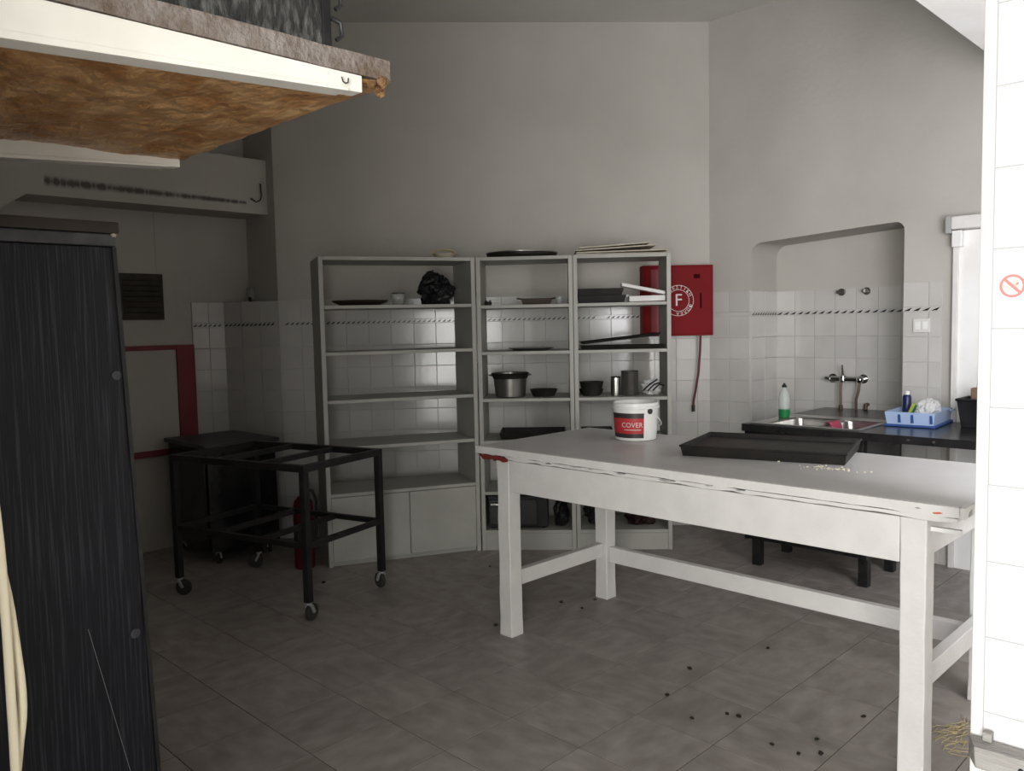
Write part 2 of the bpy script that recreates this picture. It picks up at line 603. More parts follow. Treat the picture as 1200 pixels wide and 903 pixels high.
wall_tiles(wrt, NB, 1.495, ROWS, module=0.14)
wall_tiles(wrt, NA, NB, ROWS[:7], y=ND, module=0.1392)
wall_tiles(wrt, 0.0, ND, ROWS[:7], rot=R(90), origin=(NA, 0.0), module=0.18)
border(wrt, NA, NB, origin=(0, ND), pitch=0.05)
MB().box(0, NA - 0.001, -0.008, 0, 1.4545, 1.4775).build('tile', 'wall_tile', wrt)
border(wrt, NB, 1.495, pitch=0.05)
border(wrt, 0.0, ND, rot=R(90), origin=(NA + 0.0085, 0.0))

# alcove at the left: its return wall, the tiled splay below it, its back and the beam across its mouth
struct(MB().box(UI - UO - 0.15, 0, 0.0, 0.15, 0, CEIL).build('wall_side', 'plaster', None, O, -TH),
       'shaded return wall of the alcove above the tiled splay', 'wall')
WS = 2.645                       # where the splay meets the back of the alcove
SLEN, SANG = math.hypot(UO - UI, WO - WS), math.atan2(WO - WS, UO - UI)
ws = struct(MB().prism([(0, 0), (SLEN, 0), (SLEN - (WO - WS) * math.sin(SANG) * 0 - 0.0, 0.002), ((WO - WS) * math.sin(SANG), (WO - WS) * math.cos(SANG))], 0, 1.618).build(
    'wall_splay', 'plaster', None, V(UI, WS), -TH + SANG), 'white tiled splay in the alcove corner', 'wall')
MB().box(0, SLEN, -0.003, 0.001, 0, 1.620).build('grout_bed', 'grout', ws)
wall_tiles(ws, 0.0, SLEN, ROWS, module=0.147)
border(ws, 0.0, SLEN)
WJ = 1.20                        # the alcove's other jamb
wl = struct(MB().box(-0.15, 0.0, WJ - WO - 0.3, 0, 0, CEIL).build('wall_left', 'plaster', None, V(UI, WO), -TH),
            'dim white back wall of the alcove with vent and red-framed hatch', 'wall')
T0 = 2.412 - WO
T1 = WS - WO
MB().box(-0.001, 0.003, T0, T1, 0, 1.622).build('grout_bed', 'grout', wl)
wall_tiles(wl, 0.0, T1 - T0, ROWS, rot=R(90), origin=(0.0, T0), module=(T1 - T0) / 2)
border(wl, 0.0, T1 - T0, rot=R(90), origin=(0.0085, T0))
MB().box(0.0, 0.003, -0.645, -0.638, 1.80, 2.5).build('joint_strip', 'shelf_paint', wl)
# wall left of the alcove
struct(MB().box(UI, UO, WFRONT, WJ, 0, CEIL).build('wall_near_left', 'plaster', None, (0, 0, 0), -TH), 'plain white wall left of the alcove', 'wall')
bm_ = MB()
bm_.prism([(0, 0), (0, 0.36), (WJ - WO, 0.36), (WJ - WO, -0.12), (WJ - WO + 0.05, -0.09), (-1.45, 0.0)], -0.30, 0.0, 'x')
struct(bm_.build('trim_1', 'sooty_plaster', None, V(-5.12, WO, 2.20), -TH), 'white beam across the alcove mouth with a line of black soot', 'beam')

# walls behind and beside the camera, with the open shop front and an added partition for the side light
struct(MB().box(UI, -0.68, WFRONT - 0.15, WFRONT, 0, CEIL).build('wall_front', 'plaster', None, (0, 0, 0), -TH), 'white front wall that carries the loft shelf', 'wall')
struct(MB().box(-0.68, URIGHT, WFRONT - 0.15, WFRONT, 2.75, CEIL).build('wall_header', 'plaster', None, (0, 0, 0), -TH), 'header above the open shop front', 'wall')
struct(MB().box(URIGHT, URIGHT + 0.15, WFRONT - 0.15, WK, 0, CEIL).build('wall_far_right', 'plaster', None, (0, 0, 0), -TH), 'white wall at the far right', 'wall')
rw = MB()  # unseen partition, added to frame the light on the sink wall
rw.box(-0.344, -0.24, 2.30, 2.44, 0, CEIL)
rw.box(0.88, URIGHT, 2.30, 2.44, 0, CEIL)
rw.box(-0.24, 0.88, 2.30, 2.44, 2.46, CEIL)
rw.box(-0.24, 0.88, 2.30, 2.44, 0, 0.44)
struct(rw.build('wall_added_partition', 'plaster', None, (0, 0, 0), -TH), 'unseen added partition with an opening for the side light, right of the pillar', 'wall')

# pillar with white tiles, at the right edge of the view
PU, PW = -0.594, 2.161
pil = struct(MB().box(0, 0.25, 0, 0.28, 0, CEIL).build('wall_pillar', 'pillar_plaster', None, V(PU, PW), -TH, bevel=0.004),
             'bright white tiled pillar at the right edge', 'pillar')
MB().box(0.028, 0.2495, -0.0015, 0.001, 0, CEIL - 0.01).build('grout_bed', 'pillar_grout', pil)
prow = [(1.39 + 0.1843 * k, 1.39 + 0.1843 * (k + 1)) for k in range(-7, 11)]
prow = [(a, min(b, CEIL)) for a, b in prow if a < CEIL - 0.02]
wall_tiles(pil, 0.029, 0.25, prow, module=0.221, material='pillar_tile')
struct(MB().box(-1.2, -0.05, PW + 0.31, WK, 2.655, CEIL).build('trim_2', 'pillar_plaster', None, (0, 0, 0), -TH),
       'pale dropped beam at the ceiling beside the tiled pillar', 'beam')

# door or shutter frame beside the sink wall's tiles
dr = struct(MB().box(0, 0.9, -0.02, 0.0, 0, 1.89).build('door_1', 'pillar_plaster', None, V(-1.473, WK), -TH), 'plain pale door panel beyond the sink', 'door')
MB().box(-0.03, 0.0, -0.035, 0.0, 0, 1.89).build('casing', 'white_paint', dr, bevel=0.003)
rb = thing('shutter_box', 'white shutter box above the pale door beside the sink', 'shutter box', V(-1.50, WK, 1.80), -TH)
MB().box(0.0, 0.9, -0.09, 0.0, 0.095, 0.165).build('housing', 'white_paint', rb, bevel=0.006)
MB().box(-0.03, 0.0, -0.085, 0.0, 0.075, 0.17).build('end_cap', 'grey_plastic', rb, bevel=0.004)
MB().box(0.0, 0.05, -0.07, 0.0, 0.0, 0.09).build('guide_block', 'white_plastic', rb, bevel=0.004)

# ---------------------------------------------------------------- white work table
TU, TW, TL, TWID, TH_ = -2.774, 2.561, 2.037, 0.80, 0.872
tb = thing('work_table', 'large white-painted wooden work table with chipped edges in the foreground', 'table', V(TU, TW), -TH)
MB().box(0.004, TL - 0.004, 0.004, TWID - 0.004, TH_ - 0.03, TH_).build('table_top', 'laminate', tb)


def rough_rail(b, x0, x1, y0, y1, z0, z1, n, axis, amp, seed):
    """a box with a slightly worn lower edge"""
    rnd = random.Random(seed)
    for k in range(n):
        a, c = k / n, (k + 1) / n
        if k == 0:
            da = rnd.uniform(0, amp)
        dc = rnd.uniform(0, amp)
        if axis == 'x':
            p0, p1 = x0 + (x1 - x0) * a, x0 + (x1 - x0) * c
            b.hexa([(p0, y0, z0 + da), (p1, y0, z0 + dc), (p1, y1, z0 + dc), (p0, y1, z0 + da), (p0, y0, z1), (p1, y0, z1), (p1, y1, z1), (p0, y1, z1)])
        else:
            p0, p1 = y0 + (y1 - y0) * a, y0 + (y1 - y0) * c
            b.hexa([(x0, p0, z0 + da), (x1, p0, z0 + da), (x1, p1, z0 + dc), (x0, p1, z0 + dc), (x0, p0, z1), (x1, p0, z1), (x1, p1, z1), (x0, p1, z1)])
        da = dc


eb_ = MB()
rough_rail(eb_, 0, TL, -0.012, 0.004, TH_ - 0.034, TH_ - 0.0005, 40, 'x', 0.004, 3)
eb_.build('edge_band', 'white_paint', tb)
eb_ = MB()
rough_rail(eb_, 0, TL, TWID - 0.004, TWID + 0.01, TH_ - 0.034, TH_ - 0.0005, 20, 'x', 0.003, 4)
eb_.build('edge_band', 'white_paint', tb)
for xx in (-0.012, TL - 0.004):
    eb_ = MB()
    rough_rail(eb_, xx, xx + 0.016, -0.012, TWID + 0.01, TH_ - 0.034, TH_ - 0.0005, 14, 'y', 0.003, 5)
    eb_.build('edge_band', 'white_paint', tb)
for y0, y1, k in ((0.0, 0.05, 8), (TWID - 0.05, TWID, 9)):
    under = MB()
    rough_rail(under, 0.02, TL - 0.01, y0, y1, TH_ - 0.052, TH_ - 0.036, 36, 'x', 0.007, k)
    under.build('batten', 'white_paint', tb)
LW, OX, OY = 0.078, 0.097, 0.0126
for lx in (OX, TL - OX - LW):
    for ly in (OY, TWID - OY - LW):
        lg = MB()
        rnd = random.Random(int(lx * 100 + ly * 1000))
        n = 9
        rings = []
        for k in range(n + 1):
            z = (TH_ - 0.054) * k / n
            e = [rnd.uniform(0, 0.0035) if 0 < k < n else 0 for _ in range(4)]
            rings.append([(lx + e[0], ly + e[1], z), (lx + LW - e[2], ly + e[1], z), (lx + LW - e[2], ly + LW - e[3], z), (lx + e[0], ly + LW - e[3], z)])
        vs = [p for r in rings for p in r]
        fs = [(3, 2, 1, 0), tuple(4 * n + i for i in range(4))]
        for k in range(n):
            for i in range(4):
                fs.append((4 * k + i, 4 * k + (i + 1) % 4, 4 * k + 4 + (i + 1) % 4, 4 * k + 4 + i))
        lg.add(vs, fs).build('leg', 'white_paint', tb, bevel=0.004)
AZ0, AZ1 = 0.675, TH_ - 0.055
MB().box(OX + LW + 0.001, TL - OX - LW - 0.001, OY + 0.004, OY + 0.03, AZ0, AZ1).build('apron', 'white_paint', tb, bevel=0.003)
MB().box(OX + LW + 0.001, TL - OX - LW - 0.001, TWID - OY - 0.03, TWID - OY - 0.004, AZ0, AZ1).build('apron', 'white_paint', tb, bevel=0.003)
MB().box(OX + 0.01, OX + 0.036, OY + LW + 0.001, TWID - OY - LW - 0.001, AZ0, AZ1).build('apron', 'white_paint', tb, bevel=0.003)
MB().box(TL - OX - 0.036, TL - OX - 0.01, OY + LW + 0.001, TWID - OY - LW - 0.001, AZ0 + 0.02, AZ1).build('apron', 'white_paint', tb, bevel=0.003)
SZ0, SZ1 = 0.195, 0.265
MB().box(OX + 0.02, OX + 0.058, OY + LW + 0.001, TWID - OY - LW - 0.001, SZ0 + 0.03, SZ1 + 0.03).build('stretcher', 'white_paint', tb, bevel=0.003)
MB().box(TL - OX - 0.058, TL - OX - 0.02, OY + LW + 0.001, TWID - OY - LW - 0.001, SZ0 + 0.07, SZ1 + 0.07).build('stretcher', 'white_paint', tb, bevel=0.003)
MB().box(OX + LW + 0.001, TL - OX - LW - 0.001, TWID - OY - 0.058, TWID - OY - 0.02, SZ0, SZ1 + 0.01).build('stretcher', 'white_paint', tb, bevel=0.003)
MB().box(TL - OX + 0.001, TL - 0.012, OY + 0.03, OY + 0.045, 0.780, 0.793).build('drawer_runner', 'white_plastic', tb)


def chip(poly, y0, y1, material, label=None, axis='y', parent=tb):
    o = MB().prism(poly, y0, y1, axis).build('paint_chip', material, parent)
    if label:
        o['label'] = label
    return o


rnd = random.Random(21)
pts = [(0.004, 0.838)] + [(0.02 + 0.018 * k, 0.836 + rnd.uniform(-0.005, 0.004)) for k in range(9)] + [(0.185, 0.827)]
pts += [(0.185 - 0.018 * k, 0.818 + rnd.uniform(-0.006, 0.007)) for k in range(10)]
chip(pts, -0.0135, 0.002, 'chip_red', 'red paint showing through at the table corner')
chip([(TL - 0.075, 0.849), (TL - 0.055, 0.853), (TL - 0.045, 0.85), (TL - 0.058, 0.846), (TL - 0.07, 0.845)], -0.0132, 0.0, 'chip_orange')
chip([(TL - 0.125, 0.856), (TL - 0.115, 0.860), (TL - 0.105, 0.856), (TL - 0.115, 0.853)], -0.0132, 0.0, 'grey_plastic')
for k in range(7):
    y = 0.02 + 0.07 * k
    p = [(y, 0.842), (y + 0.012, 0.848 + rnd.uniform(0, 0.01)), (y + 0.03, 0.86), (y + 0.036, 0.845), (y + 0.018, 0.84)]
    chip(p, TL + 0.010, TL + 0.0132, 'chip_red' if k % 2 else 'grey_plastic', axis='x')
for x, w, h in ((0.56, 0.06, 0.007), (0.80, 0.04, 0.006), (1.00, 0.07, 0.009), (1.20, 0.03, 0.006), (0.42, 0.03, 0.004), (0.66, 0.02, 0.005), (1.32, 0.035, 0.004)):
    z = 0.834 + rnd.uniform(-0.002, 0.003)
    chip([(x, z), (x + w * 0.4, z - h * 0.5), (x + w, z + 0.001), (x + w * 0.7, z + h * 0.6), (x + w * 0.2, z + h * 0.5)], -0.0132, 0.0, 'grey_plastic')

# bucket on the table
bu = V(-2.328, 3.162, TH_)
bk = thing('paint_bucket', 'small white bucket with a red lettered label on the table', 'bucket', bu, 0)
MB().lathe([(0.088, 0), (0.096, 0.004), (0.106, 0.150), (0.112, 0.152), (0.112, 0.160), (0.107, 0.162), (0.107, 0.176), (0.103, 0.178),
            (0.101, 0.160), (0.090, 0.02), (0.0, 0.018)], 40).build('pail', 'white_plastic', bk, smooth=True)
va = math.atan2(-bu.y, -bu.x)     # towards the viewer's side of the room
lab0, lab1 = va - R(120), va + R(22)


def rad_at(z):
    return 0.096 + (0.106 - 0.096) * (z - 0.004) / 0.146 + 0.0006


def band(name, z0, z1, m, extra=0.0):
    return MB().lathe([(rad_at(z0) + extra, z0), (rad_at(z1) + extra, z1)], 30, a0=lab0, a1=lab1, cap=False).build(name, m, bk, smooth=True)


lb = band('label', 0.036, 0.108, 'label_red')
band('label_stripe', 0.108, 0.132, 'label_black')
band('label_stripe', 0.016, 0.036, 'label_black')


def wrap_text(s, size, z, ang, material, name):
    me = text_mesh(s, size, material, 0.0004)
    for vv in me.vertices:
        x, y, d = vv.co
        zz = z + y
        rr = rad_at(zz) + 0.001 + d
        a = ang + x / rr
        vv.co = (rr * math.cos(a), rr * math.sin(a), zz)
    return link(name, me, bk)


wrap_text('COVER', 0.032, 0.076, va - R(10), 'print_white', 'lettering')
MB().lathe([(rad_at(0.054) + 0.0012, 0.053), (rad_at(0.056) + 0.0012, 0.056)], 16, a0=va - R(32), a1=va + R(14), cap=False).build('lettering_line', 'print_white', bk)
ka = va + R(38)
for s in (0, math.pi):
    MB().blob(0.013, 0.013, 0.013, (0.108 * math.cos(ka + s), 0.108 * math.sin(ka + s), 0.14), 0.0, 0, 12, 8).build('handle_knob', 'rubber', bk, smooth=True)
pts = []
for k in range(17):
    t = math.pi * k / 16
    c, s_ = math.cos(t), math.sin(t)
    out = Vector((math.cos(ka), math.sin(ka), 0)) * 0.118 * c
    side = Vector((-math.sin(ka), math.cos(ka), 0)) * 0.122 * s_
    pts.append(out + side + Vector((0, 0, 0.14 - 0.085 * s_)))
MB().tube(pts, 0.0022, 6).build('handle', 'white_plastic', bk, smooth=True)

# black baking tray lying on the table
tu = V(-1.883, 2.86, TH_)
tr = thing('baking_tray', 'large flat black baking tray lying on the white table', 'tray', tu, -TH + R(15.5))
TX, TY, TZ = 0.64, 0.44, 0.042
t_ = MB()
o_ = [(0, 0), (TX, 0), (TX, TY), (0, TY)]
ins = 0.012


def ring(b, lo, hi):
    n = len(lo)
    b.add(lo + hi, [(i, (i + 1) % n, n + (i + 1) % n, n + i) for i in range(n)])


bot = [(0.008, 0.008, 0.001), (TX - 0.008, 0.008, 0.001), (TX - 0.008, TY - 0.008, 0.001), (0.008, TY - 0.008, 0.001)]
tp = [(0, 0, TZ), (TX, 0, TZ), (TX, TY, TZ), (0, TY, TZ)]
ti = [(ins, ins, TZ), (TX - ins, ins, TZ), (TX - ins, TY - ins, TZ), (ins, TY - ins, TZ)]
bi = [(ins + 0.004, ins + 0.004, 0.028), (TX - ins - 0.004, ins + 0.004, 0.028), (TX - ins - 0.004, TY - ins - 0.004, 0.028), (ins + 0.004, TY - ins - 0.004, 0.028)]
ring(t_, bot, tp)
ring(t_, tp, ti)
ring(t_, ti, bi)
t_.add(bi, [(0, 1, 2, 3)])
t_.add(bot, [(3, 2, 1, 0)])
t_.build('pan', 'dark_pan', tr, bevel=0.002)
rl = MB()
for a, b_ in zip(tp, tp[1:] + tp[:1]):
    rl.tube([a, b_], 0.0045, 8)
rl.build('rolled_rim', 'dark_pan', tr, smooth=True)
cr = MB()
rnd = random.Random(5)
for k in range(46):
    x, y = rnd.gauss(0, 0.055), rnd.gauss(0, 0.02)
    s = rnd.uniform(0.002, 0.006)
    cr.blob(s, s * 0.8, s * 0.6, (x, y, s * 0.5), 0.3, k, 6, 4)
c_ = cr.build('bread_crumbs', 'crumb', None, V(-1.30, 2.935, TH_ + 0.0006), -TH)
c_['kind'] = 'stuff'
tag(c_, 'scatter of pale dry crumbs beside the black tray', 'crumbs')

# ---------------------------------------------------------------- shelf units along the back wall
J = Vector((-0.216, 5.144, 0))
A23, A1 = R(-3.25), R(19.74)
SH = 1.847
SD = 0.40


class Fr:
    def __init__(s, o, a):
        s.o, s.a = Vector(o), a

    def __call__(s, x, y, z):
        return s.o + Vector((x * math.cos(s.a) - y * math.sin(s.a), x * math.sin(s.a) + y * math.cos(s.a), z))


F1 = Fr(J - Vector((math.cos(A1), math.sin(A1), 0)) * 0.9526, A1)
F2 = Fr(J + Vector((math.cos(A23), math.sin(A23), 0)) * 0.006, A23)
F3 = Fr(J + Vector((math.cos(A23), math.sin(A23), 0)) * 0.607, A23)


def shelf_unit(label, fr, w, levels, kick=None, doors=None):
    t = thing('shelf_unit', label, 'shelves', fr.o, fr.a, 'open shelf units along the back wall')
    sw = 0.026
    for x in (0, w - sw):
        MB().box(x, x + sw, 0, SD, 0, SH).build('side_panel', 'shelf_paint', t, bevel=0.002)
    MB().box(sw, w - sw, 0.0, SD, SH - 0.022, SH).build('top_board', 'shelf_paint', t, bevel=0.002)
    for z in levels:
        sag = random.uniform(-0.002, 0.002)
        MB().hexa([(sw, 0.004, z - 0.02), (w - sw, 0.004, z - 0.02 + sag), (w - sw, SD - 0.004, z - 0.02 + sag), (sw, SD - 0.004, z - 0.02),
                   (sw, 0.004, z), (w - sw, 0.004, z + sag), (w - sw, SD - 0.004, z + sag), (sw, SD - 0.004, z)]).build('shelf', 'shelf_paint', t, bevel=0.002)
    if kick:
        MB().box(sw, w - sw, 0.006, 0.024, 0.0, kick - 0.021).build('kick_board', 'shelf_paint', t, bevel=0.002)
    if doors:
        z1, split = doors
        for a, b in ((sw + 0.002, split - 0.002), (split + 0.002, w - sw - 0.002)):
            MB().box(a, b, 0.003, 0.02, 0.03, z1).build('door', 'shelf_paint', t, bevel=0.002)
        MB().box(sw, w - sw, 0.03, SD - 0.01, 0.0, 0.028).build('bottom_board', 'shelf_paint', t)
    return t


shelf_unit('wide shelf unit with two cupboard doors at its foot, standing askew', F1, 0.9526, [1.56, 1.285, 1.0, 0.72, 0.44], doors=(0.417, 0.50))
shelf_unit('narrow shelf unit in the middle, holding the cooking pot', F2, 0.598, [1.55, 1.26, 0.965, 0.70, 0.375, 0.128], kick=0.128)
shelf_unit('narrow shelf unit at the right, beside the red fire cabinet', F3, 0.598, [1.55, 1.26, 0.965, 0.70, 0.375, 0.128], kick=0.128)


def on(fr, x, y, z, rz=0.0):
    return dict(loc=fr(x, y, z), rotz=fr.a + rz)


def single(mb, name, material, label, cat, fr, x, y, z, rz=0.0, smooth=True, group=None):
    return tag(mb.build(name, material, None, fr(x, y, z), fr.a + rz, smooth=smooth), label, cat, group)


# on unit 1
single(MB().lathe([(0.0, 0.003), (0.10, 0.002), (0.12, 0.004), (0.168, 0.028), (0.172, 0.034), (0.164, 0.033), (0.118, 0.012), (0.0, 0.010)], 36),
       'serving_plate', 'brown_plate', 'dark brown flat plate on the top shelf of the wide unit', 'plate', F1, 0.27, 0.2, 1.56)
gl = thing('glass_jar', 'small clear glass beside the brown plate', 'glass', **on(F1, 0.5, 0.16, 1.56))
MB().lathe([(0.0, 0.003), (0.034, 0.002), (0.042, 0.03), (0.044, 0.06), (0.040, 0.078), (0.037, 0.078), (0.040, 0.06), (0.038, 0.03), (0.030, 0.008), (0.0, 0.008)], 28).build('vessel', 'clear_glass', gl, smooth=True)
MB().lathe([(0.0405, 0.072), (0.0425, 0.075), (0.0405, 0.079)], 28, cap=False).build('rim', 'dull_steel', gl, smooth=True)
bg_ = thing('plastic_bag', 'crumpled dark plastic bag in the top right corner of the wide unit', 'bag', **on(F1, 0.755, 0.2, 1.561))
MB().blob(0.105, 0.10, 0.10, (0, 0, 0.085), 0.36, 4, 36, 22, 2.6, flat=0.001).build('bag_body', 'dark_plastic', bg_)
MB().blob(0.035, 0.03, 0.04, (-0.03, 0.0, 0.175), 0.6, 9, 16, 10, 3.0).build('bag_knot', 'dark_plastic', bg_)
bs = thing('wicker_basket', 'small pale wicker basket on top of the wide unit', 'basket', **on(F1, 0.79, 0.12, SH))
MB().lathe([(0.0, 0.002), (0.05, 0.001), (0.072, 0.03), (0.069, 0.03), (0.048, 0.006), (0.0, 0.006)], 24).build('bowl', 'card', bs, smooth=True)
for k in range(3):
    MB().tube([(0.072 * math.cos(t), (k - 1) * 0.02, 0.03 + 0.028 * math.sin(t)) for t in [math.pi * i / 10 for i in range(11)]], 0.004, 6).build('handle', 'straw', bs, smooth=True)

# on unit 2
ld = thing('pan_lid', 'wide dark pan lying on top of the middle unit', 'pan', **on(F2, 0.28, 0.18, SH))
MB().lathe([(0.0, 0.004), (0.205, 0.001), (0.222, 0.012), (0.226, 0.028), (0.218, 0.030), (0.212, 0.014), (0.0, 0.012)], 40).build('dish', 'dark_pan', ld, smooth=True)
MB().lathe([(0.219, 0.026), (0.229, 0.029), (0.229, 0.034), (0.219, 0.034)], 40).build('rim', 'dull_steel', ld, smooth=True)
sd = thing('small_jar', 'tiny dark jar at the left of the middle unit top shelf', 'jar', **on(F2, 0.065, 0.08, 1.55))
MB().lathe([(0.0, 0.001), (0.022, 0.001), (0.024, 0.02), (0.018, 0.026)], 18).build('body', 'dark_pan', sd, smooth=True)
MB().lathe([(0.02, 0.026), (0.02, 0.034), (0.0, 0.036)], 18).build('lid', 'dull_steel', sd, smooth=True)
rd = thing('roasting_dish', 'dark oblong roasting dish on the middle unit top shelf', 'dish', **on(F2, 0.37, 0.15, 1.55))
q = MB()
b0 = [(-0.085, -0.06, 0.001), (0.085, -0.06, 0.001), (0.085, 0.06, 0.001), (-0.085, 0.06, 0.001)]
b1 = [(-0.098, -0.07, 0.04), (0.098, -0.07, 0.04), (0.098, 0.07, 0.04), (-0.098, 0.07, 0.04)]
b2 = [(-0.092, -0.064, 0.04), (0.092, -0.064, 0.04), (0.092, 0.064, 0.04), (-0.092, 0.064, 0.04)]
b3 = [(-0.08, -0.055, 0.006), (0.08, -0.055, 0.006), (0.08, 0.055, 0.006), (-0.08, 0.055, 0.006)]
ring(q, b0, b1)
ring(q, b1, b2)
ring(q, b2, b3)
q.add(b3, [(0, 1, 2, 3)])
q.add(b0, [(3, 2, 1, 0)])
q.build('dish', 'brown_plate', rd)
for s in (-1, 1):
    MB().tube([(s * 0.096, -0.03, 0.038), (s * 0.122, -0.025, 0.042), (s * 0.122, 0.025, 0.042), (s * 0.096, 0.03, 0.038)], 0.005, 6).build('handle', 'brown_plate', rd)
single(MB().lathe([(0.0, 0.002), (0.020, 0.001), (0.026, 0.045), (0.023, 0.045), (0.018, 0.006), (0.0, 0.006)], 20), 'drinking_glass', 'clear_glass',
       'small clear glass at the right of the middle unit top shelf', 'glass', F2, 0.515, 0.10, 1.55)
single(MB().lathe([(0.0, 0.002), (0.10, 0.001), (0.15, 0.014), (0.147, 0.017), (0.1, 0.006), (0.0, 0.006)], 32), 'flat_plate', 'dull_steel',
       'thin flat metal plate on the middle unit second shelf', 'plate', F2, 0.33, 0.2, 1.26)
pt = thing('cooking_pot', 'dark steel cooking pot with rim on the middle unit', 'pot', **on(F2, 0.192, 0.14, 0.965))
MB().lathe([(0.0, 0.002), (0.088, 0.001), (0.096, 0.008), (0.108, 0.135), (0.112, 0.138), (0.112, 0.152), (0.106, 0.153), (0.103, 0.13), (0.09, 0.012), (0.0, 0.01)], 40).build('body', 'dull_steel', pt, smooth=True)
MB().lathe([(0.110, 0.120), (0.118, 0.148), (0.123, 0.152), (0.118, 0.156), (0.108, 0.154)], 40, cap=False).build('rim', 'dark_pan', pt, smooth=True)
for s in (-1, 1):
    MB().tube([(s * 0.112, -0.03, 0.14), (s * 0.132, -0.022, 0.143), (s * 0.132, 0.022, 0.143), (s * 0.112, 0.03, 0.14)], 0.005, 6).build('handle', 'dull_steel', pt)
single(MB().lathe([(0.0, 0.002), (0.068, 0.001), (0.088, 0.042), (0.092, 0.046), (0.084, 0.046), (0.064, 0.008), (0.0, 0.007)], 32), 'shallow_pan', 'dark_pan',
       'shallow dark pan right of the cooking pot', 'pan', F2, 0.405, 0.15, 0.965)
# lower middle shelves
ov = thing('table_oven', 'black table oven with bright handle on the bottom shelf of the middle unit', 'oven', **on(F2, 0.25, 0.04, 0.128))
MB().box(-0.21, 0.17, 0.0, 0.30, 0.012, 0.215).build('body', 'dark_plastic', ov, bevel=0.006)
MB().box(-0.20, 0.10, -0.012, -0.001, 0.03, 0.19).build('door', 'black_lacquer', ov, bevel=0.003)
MB().tube([(-0.19, -0.03, 0.165), (-0.06, -0.03, 0.165)], 0.011, 10).build('handle', 'chrome', ov, smooth=True)
for x in (-0.185, -0.065):
    MB().box(x - 0.006, x + 0.006, -0.03, -0.011, 0.16, 0.17).build('handle_mount', 'chrome', ov)
for x in (-0.18, 0.14):
    for y in (0.03, 0.27):
        MB().lathe([(0.012, 0), (0.012, 0.014)], 12, (x, y, 0)).build('foot', 'rubber', ov)
single(MB().blob(0.048, 0.09, 0.10, (0, 0, 0.085), 0.3, 14, 28, 18, 2.6, flat=0.001), 'plastic_bag', 'dark_plastic', 'crumpled black plastic bag beside the table oven', 'bag', F2, 0.507, 0.15, 0.128, smooth=False)
# on unit 3
cd = thing('cardboard_sheets', 'stack of flat pale cardboard sheets on top of the right unit', 'cardboard', **on(F3, 0.02, 0.03, SH))
for k, (x0, x1, z, rz, tl) in enumerate(((0.0, 0.56, 0.002, 0.02, 0.0), (0.005, 0.565, 0.012, -0.03, 0.012), (0.0, 0.5, 0.026, 0.03, 0.05), (0.02, 0.46, 0.040, 0.05, 0.06))):
    MB().hexa([(x0, 0, z), (x1, 0.02, z + tl * x1), (x1 - 0.01, 0.30, z + tl * x1), (x0, 0.28, z),
               (x0, 0, z + 0.007), (x1, 0.02, z + 0.007 + tl * x1), (x1 - 0.01, 0.30, z + 0.007 + tl * x1), (x0, 0.28, z + 0.007)]).build('sheet', 'card', cd, rotz=rz * 0.5)


def small_tray(name, label, fr, x, y, z, sx, sy, sz, material, rz=0, ry=0.0, rx=0.0):
    q = MB()
    m = 0.012
    b0 = [(-sx / 2 + m, -sy / 2 + m, 0), (sx / 2 - m, -sy / 2 + m, 0), (sx / 2 - m, sy / 2 - m, 0), (-sx / 2 + m, sy / 2 - m, 0)]
    b1 = [(-sx / 2, -sy / 2, sz), (sx / 2, -sy / 2, sz), (sx / 2, sy / 2, sz), (-sx / 2, sy / 2, sz)]
    b2 = [(a * 0.97, b * 0.97, sz) for a, b, _ in b1]
    b3 = [(a * 0.95, b * 0.95, 0.004) for a, b, _ in b0]
    ring(q, b0, b1)
    ring(q, b1, b2)
    ring(q, b2, b3)
    q.add(b3, [(0, 1, 2, 3)])
    q.add(b0, [(3, 2, 1, 0)])
    o = tag(q.build(name, material, None, fr(x, y, z), fr.a + rz), label, 'tray')
    o.rotation_euler = (rx, ry, fr.a + rz)
    return o


small_tray('oven_tray', 'black oven tray, upper of the two on the right unit top shelf', F3, 0.165, 0.17, 1.598, 0.29, 0.28, 0.042, 'dark_pan', 0.03)
small_tray('oven_tray', 'black oven tray, lower of the two on the right unit top shelf', F3, 0.18, 0.17, 1.552, 0.30, 0.29, 0.045, 'dark_pan', -0.02)
for k, (lab, z0, z1, h) in enumerate((('upper long white board slanting down on the right unit top shelf', 1.650, 1.593, 0.022), ('lower long white board lying flat on the right unit top shelf', 1.553, 1.556, 0.035))):
    x0, x1 = (0.30 if k == 0 else 0.345), 0.568
    q = MB().hexa([(x0, 0.03, z0), (x1, 0.03, z1), (x1, 0.12, z1), (x0, 0.12, z0), (x0, 0.03, z0 + h), (x1, 0.03, z1 + h), (x1, 0.12, z1 + h), (x0, 0.12, z0 + h)])
    tag(q.build('wooden_board', 'white_paint', None, F3.o, F3.a, bevel=0.004), lab, 'board')
small_tray('oven_tray', 'thin dark tray lying flat on the right unit second shelf', F3, 0.30, 0.16, 1.262, 0.52, 0.25, 0.022, 'dark_pan')
small_tray('oven_tray', 'thin dark tray tilted over another on the right unit second shelf', F3, 0.29, 0.15, 1.318, 0.50, 0.24, 0.016, 'dark_pan', 0.02, ry=-0.10)
single(MB().lathe([(0.0, 0.002), (0.055, 0.001), (0.075, 0.085), (0.078, 0.09), (0.072, 0.09), (0.05, 0.008), (0, 0.007)], 28), 'mixing_bowl', 'dark_pan',
       'dark bowl at the left of the right unit third shelf', 'bowl', F3, 0.11, 0.14, 0.965)
